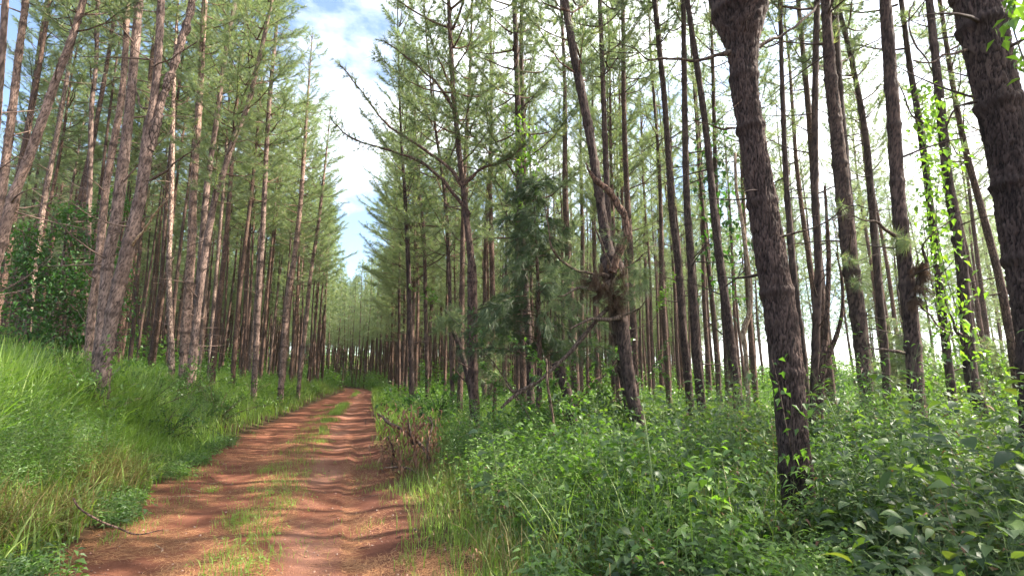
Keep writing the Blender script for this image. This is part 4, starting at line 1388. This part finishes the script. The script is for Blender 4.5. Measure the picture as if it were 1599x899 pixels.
rg = np.random.default_rng(5)
bushy('leafy_bush', gpt(686, 15), 1.45, .8, 1500, .11, 'rounded dark green bush right of the track below the short leaning stem', 'bush', DARKLEAF, rg, nst=12)
bushy('leafy_bush', gpt(1130, 8.2), .95, .8, 1500, .11, 'dense dark glossy bush just left of the thick forked pine', 'bush', SHRUB, rg, nst=12)
bushy('leafy_bush', gpt(900, 9.8), 1.1, .7, 1300, .12, 'bush with drooping dark leaves against the foot of the contorted pine', 'bush', SHRUB, rg, nst=11)
bushy('leafy_bush', gpt(1045, 8.6), .9, .7, 1100, .13, 'bush with long pointed leaves right of the foot of the contorted pine', 'bush', SHRUB, rg, nst=10, wr=.3)
bushy('broadleaf_sapling', gpt(855, 10.5), 3.0, 1.5, 2600, .10, 'light green leafy sapling under the dark young pine foliage', 'sapling', WEED, rg, nst=9)
bushy('broadleaf_sapling', gpt(1560, 13), 2.4, 1.5, 2400, .13, 'sunlit yellow-green sapling behind the bending pine on the right', 'sapling', VINE, rg, nst=9)
bushy('broadleaf_sapling', gpt(1440, 15), 1.9, 1.3, 1800, .13, 'low sunlit sapling glimpsed past the slender pine with the dead clump', 'sapling', VINE, rg, nst=9)
bushy('leafy_bush', gpt(345, 15), 1.5, 1.1, 1700, .09, 'green bush under the pines on the bank right of the curving pine', 'bush', WEED, rg, nst=12)
bushy('leafy_bush', gpt(110, 9.0), 1.2, 1.0, 1700, .09, 'yellow-green bush on the bank beside the foot of the big clump', 'bush', WEED, rg, nst=12)
bushy('leafy_bush', gpt(40, 8.2), 1.3, 1.1, 2000, .085, 'wide bush topping the bank at the left edge of the picture', 'bush', WEED, rg, nst=13)
bushy('leafy_bush', gpt(215, 11.5), 1.2, 1.1, 1900, .08, 'bush on the bank between the big clump and the thin pale sunlit pine', 'bush', WEED, rg, nst=13)
bushy('leafy_bush', gpt(785, 9.5), 1.0, .8, 1500, .08, 'bush right of the thick-footed straight pine under the leaning bough', 'bush', WEED, rg, nst=11)
bushy('leafy_bush', gpt(1290, 6.6), 1.15, .9, 1500, .12, 'dark bush between the thick forked pine and the slender one', 'bush', SHRUB, rg, nst=11)
bushy('leafy_bush', gpt(1520, 5.6), 1.25, .9, 1500, .13, 'tall dark bush at the foot of the bending pine near the right edge', 'bush', SHRUB, rg, nst=11)
bushy('leafy_bush', gpt(262, 11), .8, .8, 1300, .07, 'dark ferny bush on the verge slope left of the wheel tracks', 'bush', DARKLEAF, rg, nst=12)

# dark leafy tree on the left, behind the leaning pine
def leafy_tree(c, H, label):
    root = empty('broadleaf_tree', c)
    tag(root, label, 'leafy tree')
    rg = np.random.default_rng(9)
    ms, ml = MB(), MB()
    P, D = [], []
    for s in range(3):
        t = np.linspace(0, 1, 10)[:, None]
        C0 = np.array([(s - 1) * .7, .2 * s, -.2]) + np.array([rg.normal(0, .4), 0, H * (.8 + .1 * s)]) * t + np.array([.2, 0, 0]) * np.sin(t * 4 + s)
        add_tube(ms, C0, .06, .015, k=8)
        for q in range(34):
            i = rg.integers(3, 10)
            az = rg.uniform(0, 6.28); el = rg.uniform(-.2, .6)
            L = rg.uniform(.7, 1.5) * (1.25 - i / 10)
            d = np.array([math.cos(az) * math.cos(el), math.sin(az) * math.cos(el), math.sin(el)])
            tt = np.linspace(0, 1, 5)[:, None]
            C = C0[i] + d * L * tt - np.array([0, 0, .3]) * L * tt ** 2
            add_tube(ms, C, .014, .004, k=4)
            for g in range(70):
                u = rg.uniform(.2, 1)
                p = C[0] + (C[-1] - C[0]) * u + rg.normal(0, .16, 3)
                P.append(p); D.append(nrm(d * .5 + rg.normal(0, .5, 3) - [0, 0, .25]))
    P = np.array(P)
    Ls = .12 * rg.uniform(.6, 1.2, len(P))
    leaves(ml, P, np.array(D), Ls, Ls * .5, rg)
    ms.obj('trunk', [TWIG], root); ml.obj('crown', [DARKLEAF], root)
c = at_y(85, 500, 13.0)
leafy_tree((c[0], c[1], gz(c[0], c[1])), 5.3, 'dark green leafy tree in the shade between the leaning pine and the big clump')

# dark young pine in the centre
NEEDLE_DARK = leaf_mat('young_pine_needles', [(.035, .06, .028), (.055, .09, .04), (.09, .12, .05)], trans=.3, rough=.5, tcol=(1.5, 1.7, .8))
def young_pine(px, Y, H, z0, Rad, label, seed, n=70, L=.26, nmat=NEEDLE):
    q = gpt(px, Y)
    root = empty('young_pine', q)
    tag(root, label, 'young pine')
    rg = np.random.default_rng(seed)
    ms, ml = MB(), MB()
    C0 = np.stack([.06 * np.sin(np.linspace(0, 4, 14)), .05 * np.cos(np.linspace(0, 5, 14)), np.linspace(-.2, H, 14)], 1)
    add_tube(ms, C0, .07, .012, k=8)
    ms.obj('trunk', [BARK], root)
    TP, TD = [], []
    mb2 = MB()
    for i in range(n):
        f = rg.random()
        z = z0 + (H - z0) * f
        az = rg.uniform(0, 6.28)
        Lb = Rad * (1 - f * .7) * rg.uniform(.5, 1.1)
        d = np.array([math.cos(az), math.sin(az), rg.uniform(-.05, .5)])
        t = np.linspace(0, 1, 6)[:, None]
        C = np.array([0, 0, z]) + d * Lb * t - np.array([0, 0, .35]) * Lb * t ** 2
        add_tube(mb2, C, .012, .004, k=4)
        for u in np.linspace(.25, 1, max(4, int(Lb / .09))):
            k_ = u * 5; i0 = int(min(4, k_))
            p = C[i0] * (1 - (k_ - i0)) + C[i0 + 1] * (k_ - i0)
            for _ in range(2):
                TP.append(p + rg.normal(0, .07, 3)); TD.append(nrm(nrm(C[i0 + 1] - C[i0]) + rg.normal(0, .5, 3)))
    needles(mb2, np.array(TP), np.array(TD), 20, L, .009, rg, mat=1, droop=.3, spread=(.1, .9))
    mb2.obj('crown', [BARK, nmat], root)
young_pine(838, 10.2, 5.6, 1.7, 1.5, 'young pine with dense dark drooping needles left of the contorted pine', 3, n=85, nmat=NEEDLE_DARK)
young_pine(770, 14.5, 3.6, 1.4, .9, 'small pine with lighter needles between the straight pine and the young dark one', 4, n=40)
young_pine(1420, 17, 3.6, .8, 1.6, 'bushy young pine in the light behind the slender pines on the right', 6, n=60, L=.3)
young_pine(1540, 15, 3.0, .8, 1.5, 'pale young pine between the bending pine and the right edge', 8, n=50, L=.3)

# tufts and hanging dead needles on the hero trees (parts of them)
def tufts(root, base, pts, Y, mat, *a, **k):
    if 'hanging_needles' in a or 'dead_needle_clump' in a:
        return tufts_one(root, base, pts, Y, mat, *a, **k)
    for p in pts:
        tufts_one(root, base, [p], Y, mat, *a, **k)

def tufts_one(root, base, pts, Y, mat, n, L, W, rg, name, droop=.3, size=.12, nt=26, label=None):
    mb = MB(); TP, TD = [], []
    for px, py, s in pts:
        c = at_y(px, py, Y) - base
        for _ in range(int(n * s)):
            TP.append(c + rg.normal(0, size * s * .6, 3)); TD.append(nrm(rg.normal(0, .6, 3) + [0, 0, -.2 if droop > .6 else .2]))
    needles(mb, np.array(TP), np.array(TD), nt, L, W, rg, mat=0, droop=droop, spread=(.1, .9))
    o = mb.obj(name, [mat], root)
    if label: o['label'] = label
b3_ = np.array(b3)
def limb(root, base, pts, Y, dY, seed):
    branch_px(root, base, pts, Y, dY, mat=BARK, seed=seed, name='limb', k=7)
    rg = np.random.default_rng(seed)
    Q = np.array([at_y(px, py, Y + dY * i / (len(pts) - 1)) for i, (px, py, w) in enumerate(pts)]) - base
    S = smooth_path(Q, 30)
    mb = MB(); TP, TD = [], []
    for i in range(9, 30):
        for _ in range(2):
            d = nrm(nrm(S[i] - S[i - 1]) + rg.normal(0, .55, 3) + [0, 0, .25])
            l = rg.uniform(.15, .75) * (1.3 - i / 30)
            add_tube(mb, np.array([S[i], S[i] + d * l * .5 - [0, 0, .02], S[i] + d * l]), .006, .003, k=3)
            for u in np.arange(.3, 1.01, .12 / max(l, .2)):
                TP.append(S[i] + d * l * u); TD.append(d)
    needles(mb, np.array(TP), np.array(TD), 15, .2, .009, rg, mat=1)
    mb.obj('foliage', [BARK, NEEDLE], root)
for o in list(bpy.data.objects):
    if o.get('label', '').startswith('straight pine right of the track whose'):
        bb_ = np.array(o.location)
        limb(o, bb_, [(722, 290, 8), (700, 262, 6), (665, 235, 6), (630, 212, 5), (600, 190, 4), (570, 150, 3), (545, 118, 2), (530, 100, 1)], 12, .3, 51)
        limb(o, bb_, [(733, 335, 8), (700, 292, 6), (665, 258, 6), (625, 240, 5), (585, 228, 4), (548, 215, 3), (520, 190, 2)], 12, -.6, 52)
        limb(o, bb_, [(712, 180, 7), (690, 140, 5), (660, 110, 4), (630, 85, 3), (600, 65, 2)], 12, .4, 53)
        limb(o, bb_, [(722, 290, 7), (755, 262, 5), (790, 250, 4), (820, 225, 2)], 12, -.4, 54)
tufts(rc, bc, [(938, 436, 2.2), (925, 440, 1.9), (950, 452, 1.9), (915, 438, 1.3), (965, 440, 1.3), (972, 420, .8), (940, 455, 1.2), (965, 470, 1)], 8.75, DEADN, 26, .22, .004, rg, 'hanging_needles', droop=1.6, size=.10)
tufts(rc, bc, [(985, 430, 1.3), (1000, 440, 1.3), (990, 460, 1.2), (960, 375, 1), (905, 470, 1.5), (880, 440, 1.8), (865, 475, 1.5), (900, 410, 1.2), (1005, 425, 1)], 8.6, NEEDLE, 14, .24, .005, rg, 'needle_tuft', droop=.5, size=.16)
tufts(r3, b3, [(1437, 415, 1.2), (1442, 430, 1.0), (1435, 450, 1.0), (1430, 465, .7)], 6.3, DEADN, 26, .16, .004, rg, 'dead_needle_clump', droop=1.2, size=.05)
tufts(r3, b3, [(1412, 378, 1), (1400, 372, .8)], 6.3, NEEDLE, 12, .2, .004, rg, 'needle_tuft', droop=.4, size=.07)
for o in list(bpy.data.objects):
    if o.get('label', '').startswith('short leaning dead pine stem'):
        tufts(o, np.array(o.location), [(700, 500, 1.6), (712, 505, 1.2), (688, 503, 1.2), (715, 492, 1)], 13, NEEDLE, 16, .3, .008, rg, 'needle_tuft', droop=.4, size=.16)
    if o.get('label', '').startswith('sturdy brown pine'):
        tufts(o, np.array(o.location), [(1326, 408, 1.2), (1338, 440, 1.2), (1312, 322, 1)], 8.5, NEEDLE, 8, .22, .006, rg, 'needle_tuft', droop=.5, size=.06)

# creepers with sunlit leaves on several trunks
def creeper(pts, Y, n, label, L=.10, spread=.12, rg=rg, mat=VINE):
    P = np.array([at_y(px, py, Y) for px, py in pts])
    base = P[-1].copy()
    root = empty('climbing_vine', base)
    tag(root, label, 'creeper')
    S = smooth_path(P - base, 80)
    ms, ml = MB(), MB()
    add_tube(ms, S + (vnoise(S * 3, 3)[:, None] - .5) * .06, .005, .005, k=5)
    i = rg.integers(0, 80, n)
    p = S[i] + rg.normal(0, spread, (n, 3)) * [1, .6, .5]
    D = nrm(rg.normal(0, .6, (n, 3)) + [0, 0, -.3])
    Ls = L * rg.uniform(.5, 1.2, n)
    leaves(ml, p, D, Ls, Ls * .7, rg, droop=.4)
    ms.obj('stem', [TWIG], root); ml.obj('leaves', [mat], root)
creeper([(1455, 130), (1470, 230), (1462, 330), (1475, 420), (1500, 500), (1512, 560)], 7.5, 420, 'sunlit creeper climbing the bending pine near the right edge', spread=.17)
creeper([(1440, 150), (1448, 260), (1456, 340), (1462, 420), (1475, 520)], 11.7, 420, 'thin bright creeper on the pine left of the bending one', spread=.17, L=.12)
creeper([(806, 180), (812, 240), (816, 300), (824, 350)], 12.6, 300, 'yellow-green creeper high on the pine behind the young dark pine', spread=.26, L=.14)
creeper([(1128, 190), (1120, 250), (1128, 330), (1140, 400), (1150, 480)], 15, 520, 'dark leafy creeper hanging just left of the thick forked pine', spread=.5, L=.17, mat=DARKLEAF)
creeper([(1590, -10), (1580, 30), (1592, 75), (1606, 110)], 3.6, 60, 'large bright leaves beside the massive pine in the top right corner', L=.09, spread=.07)
creeper([(1206, 560), (1216, 600), (1226, 650), (1240, 720)], 4.42, 45, 'few green leaves of a creeper on the foot of the thick forked pine', L=.07, spread=.1, mat=WEED)
creeper([(737, 480), (741, 510), (738, 550)], 11.8, 60, 'small creeper on the thick-footed straight pine', L=.10, spread=.12, mat=DARKLEAF)

# large-leaved plants in the foreground
def big_leaf_plant(px, Y, H, nl, L, label, seed, mat=SHRUB, wr=.72, lean=.1, stem=STEM, top=True):
    q = gpt(px, Y)
    root = empty('large_leaved_plant', q)
    tag(root, label, 'leafy plant')
    rg = np.random.default_rng(seed)
    t = np.linspace(0, 1, 10)[:, None]
    a = rg.uniform(0, 6.28)
    C = np.array([math.cos(a) * lean, math.sin(a) * lean, 0]) * t ** 1.6 * H + np.array([0, 0, H]) * t
    C[0, 2] = -.05
    ms, ml = MB(), MB()
    add_tube(ms, C, .009, .004, k=6)
    P, D, Ls = [], [], []
    for i in range(nl):
        f = .3 + .7 * (i + .5) / nl
        c = np.array([np.interp(f, t[:, 0], C[:, j]) for j in range(3)])
        az = i * 2.4 + rg.normal(0, .3)
        d = np.array([math.cos(az), math.sin(az), rg.uniform(.1, .5)])
        pl = L * rg.uniform(.35, .8)
        e = c + d * pl
        add_tube(ms, np.array([c, (c + e) / 2 + [0, 0, .01], e]), .0035, .0025, k=4)
        P.append(e); D.append(nrm(d * [1, 1, .3])); Ls.append(L * rg.uniform(.7, 1.15) * (1.15 - .4 * f))
    Ls = np.array(Ls)
    leaves(ml, np.array(P), np.array(D), Ls, Ls * wr, rg, detail=3, droop=.3, fold=.18)
    ms.obj('stem', [stem], root); ml.obj('leaves', [mat], root)
big_leaf_plant(783, 5.6, 1.0, 18, .19, 'pale-stemmed plant with large round grey-green leaves at the right verge', 1)
big_leaf_plant(1340, 4.3, 1.35, 26, .20, 'tall plant with long shiny leaves standing above the undergrowth', 2, wr=.42, lean=.3)
big_leaf_plant(1415, 3.9, 1.30, 22, .17, 'broad-leaved plant below the slender pine with the dead clump', 3, wr=.5, lean=.25)
big_leaf_plant(1500, 3.5, 1.15, 24, .16, 'dark broad-leaved plant in front of the bending pine', 4, wr=.5, lean=.3)
big_leaf_plant(1290, 3.6, .95, 20, .15, 'broad-leaved plant right of the foot of the thick forked pine', 5, wr=.5, lean=.25)
big_leaf_plant(865, 4.6, .55, 14, .15, 'bright green low plant with large toothed leaves in the middle foreground', 6, mat=WEED, wr=.6)
big_leaf_plant(960, 4.2, .5, 16, .13, 'low pale green plant left of the undergrowth in the foreground', 7, mat=WEED, wr=.5)
big_leaf_plant(1185, 4.0, .75, 20, .14, 'grey-green plant with upright stem left of the foot of the thick forked pine', 8, wr=.5, lean=.25)
big_leaf_plant(60, 3.9, .38, 12, .10, 'small light green seedling at the bottom of the left bank', 9, mat=WEED, wr=.3)

# dead wood
def dead_wood(name, label, cat, chains, mat=TWIG, twigs=0, seed=3, k=7, brown=None):
    """chains: list of (Y0, Y1, [(px,py,w)...])"""
    rg = np.random.default_rng(seed)
    mb = MB(); base = None; Cs = []
    for Y0, Y1, pts in chains:
        P = []
        for i, (px, py, w) in enumerate(pts):
            yy = Y0 + (Y1 - Y0) * i / (len(pts) - 1)
            q = at_y(px, py, yy)
            P.append([*q, w / F_PX * depth_of(px, py, yy) * .5])
        P = np.array(P)
        if base is None: base = P[0, :3].copy()
        S = smooth_path(P, 30)
        C = S[:, :3] - base + (vnoise(S[:, :3] * 5, seed)[:, None] - .5) * .03
        add_tube(mb, C, np.maximum(S[:, 3], .0015) * (1 + .3 * (vnoise(S[:, :3] * 12, 2) - .5)), k=k)
        Cs.append(C)
        for _ in range(twigs):
            j = rg.integers(4, 29)
            d = nrm(nrm(C[j] - C[j - 1]) + rg.normal(0, .9, 3)); l = rg.uniform(.1, .45)
            t = np.linspace(0, 1, 4)[:, None]
            add_tube(mb, C[j] + d * l * t + rg.normal(0, .1 * l, 3) * t ** 2, .004, .0015, k=3)
    o = mb.obj(name, [mat], None, loc=base)
    tag(o, label, cat)
    if brown:
        m2 = MB(); P, D = [], []
        allC = np.concatenate(Cs)
        for _ in range(brown):
            p = allC[rg.integers(len(allC))] + rg.normal(0, .13, 3)
            P.append(p); D.append(nrm(rg.normal(0, .5, 3) - [0, 0, .7]))
        Ls = .10 * rg.uniform(.5, 1.3, len(P))
        leaves(m2, np.array(P), np.array(D), Ls, Ls * .35, rg, droop=.5)
        m2.obj('withered_leaves', [BROWNLEAF], o)
    return o
dead_wood('fallen_branch', 'thin grey bent stick lying from the left verge onto the track', 'branch',
          [(4.75, 4.62, [(118, 775, 3), (128, 792, 3), (150, 808, 3), (175, 820, 3), (200, 829, 2.6), (225, 832, 2.2), (256, 826, 1.2)])], mat=BARK)
dead_wood('leaning_branch', 'long dark broken bough leaning from the contorted pine down into the undergrowth', 'branch',
          [(8.9, 8.2, [(957, 474, 8), (938, 492, 7), (915, 520, 7), (892, 548, 7), (880, 560, 6), (850, 588, 5), (830, 603, 5), (812, 612, 6), (795, 625, 6), (783, 636, 3)]),
           (8.4, 8.3, [(835, 598, 6), (815, 608, 5), (800, 612, 4), (790, 600, 2)])], twigs=5)
dead_wood('dead_brush', 'heap of withered reddish brown brush on the right verge of the track', 'dead brush',
          [(9.6, 8.8, [(590, 645, 3), (612, 662, 5), (640, 678, 6), (655, 690, 5), (672, 716, 4)]),
           (9.2, 9.0, [(650, 735, 5), (648, 700, 5), (640, 668, 4), (636, 650, 2)]),
           (9.4, 9.2, [(612, 738, 4), (615, 705, 4), (606, 680, 3)]),
           (8.8, 9.0, [(672, 735, 4), (668, 700, 4), (675, 665, 3), (670, 650, 2)]),
           (8.8, 8.6, [(600, 730, 3), (630, 728, 3), (660, 742, 3), (690, 748, 2)])], twigs=9, brown=750, mat=TWIG)
dead_wood('twisted_sapling', 'twisted bare sapling forking low between two upright pines on the right', 'sapling',
          [(9.6, 9.6, [(1281, 680, 10), (1282, 600, 10), (1285, 560, 9), (1290, 520, 8), (1293, 460, 7), (1294, 400, 7), (1291, 340, 5), (1288, 290, 4)]),
           (9.6, 9.3, [(1284, 590, 8), (1292, 558, 8), (1304, 530, 7), (1313, 500, 6), (1316, 470, 5), (1314, 430, 4), (1306, 395, 2)])], twigs=4, mat=BARK)
dead_wood('hanging_vine', 'thick bare vine snaking upward left of the thick forked pine', 'vine',
          [(9.5, 9.5, [(1170, 690, 7), (1168, 600, 7), (1164, 545, 7), (1160, 520, 8), (1170, 490, 8), (1172, 450, 7), (1166, 400, 7), (1158, 340, 6), (1150, 300, 5), (1148, 240, 4)])], mat=PALE_TWIG)
dead_wood('dead_sapling', 'thin leaning dead stem with a mossy foot in the middle undergrowth', 'dead sapling',
          [(8.0, 8.0, [(876, 745, 5), (868, 700, 5), (862, 650, 4), (856, 600, 4), (852, 560, 3)])], mat=TWIG, twigs=6)
# twigs lying about the verge and the track
for i in range(16):
    Y0 = rg.uniform(4.2, 11)
    a_, b_ = edges(Y0)
    x0 = rg.choice([rg.uniform(a_ - .1, a_ + .6), rg.uniform(b_ - .5, b_ + 1.2)])
    an = rg.uniform(0, 6.28); l = rg.uniform(.18, .6)
    t = np.linspace(0, 1, 7)
    xs = x0 + math.cos(an) * l * t + .04 * np.sin(t * 5 + i); ys = Y0 + math.sin(an) * l * t
    zz = ground_z(xs, ys) + .008
    m_ = MB(); C = np.column_stack([xs - xs[0], ys - ys[0], zz - zz[0]])
    add_tube(m_, C, .005, .002, k=5)
    o = m_.obj('fallen_twig', [PALE_TWIG if i % 2 else TWIG], None, loc=(xs[0], ys[0], zz[0]))
    tag(o, 'short dead twig lying on the red soil of the track', 'twig', 'twigs lying on the track')

# ------------------------------------------------------------------ the damp air between the trees
def haze(density):
    x0, x1, y0, y1, z0, z1 = -702, 702, -62, 902, float(Z.min()) - 1.0, 62.0
    V = np.array([[x, y, z] for z in (z0, z1) for x, y in ((x0, y0), (x1, y0), (x1, y1), (x0, y1))])
    q = [(0, 2, 1), (0, 3, 2), (4, 5, 6), (4, 6, 7), (0, 1, 5), (0, 5, 4), (1, 2, 6), (1, 6, 5), (2, 3, 7), (2, 7, 6), (3, 0, 4), (3, 4, 7)]
    m, t = mat_new('air')
    pv = nd(t, 'ShaderNodeVolumePrincipled')
    pv.inputs['Color'].default_value = (.93, .95, .97, 1)
    pv.inputs['Density'].default_value = density
    pv.inputs['Anisotropy'].default_value = .35
    o = nd(t, 'ShaderNodeOutputMaterial')
    t.links.new(pv.outputs['Volume'], o.inputs['Volume'])
    m_ = MB(); m_.add(V, np.array(q), 0)
    ob = m_.obj('haze', [m])
    tag(ob, 'thin bright haze hanging between the trees', 'haze', kind='stuff')
haze(.0003)
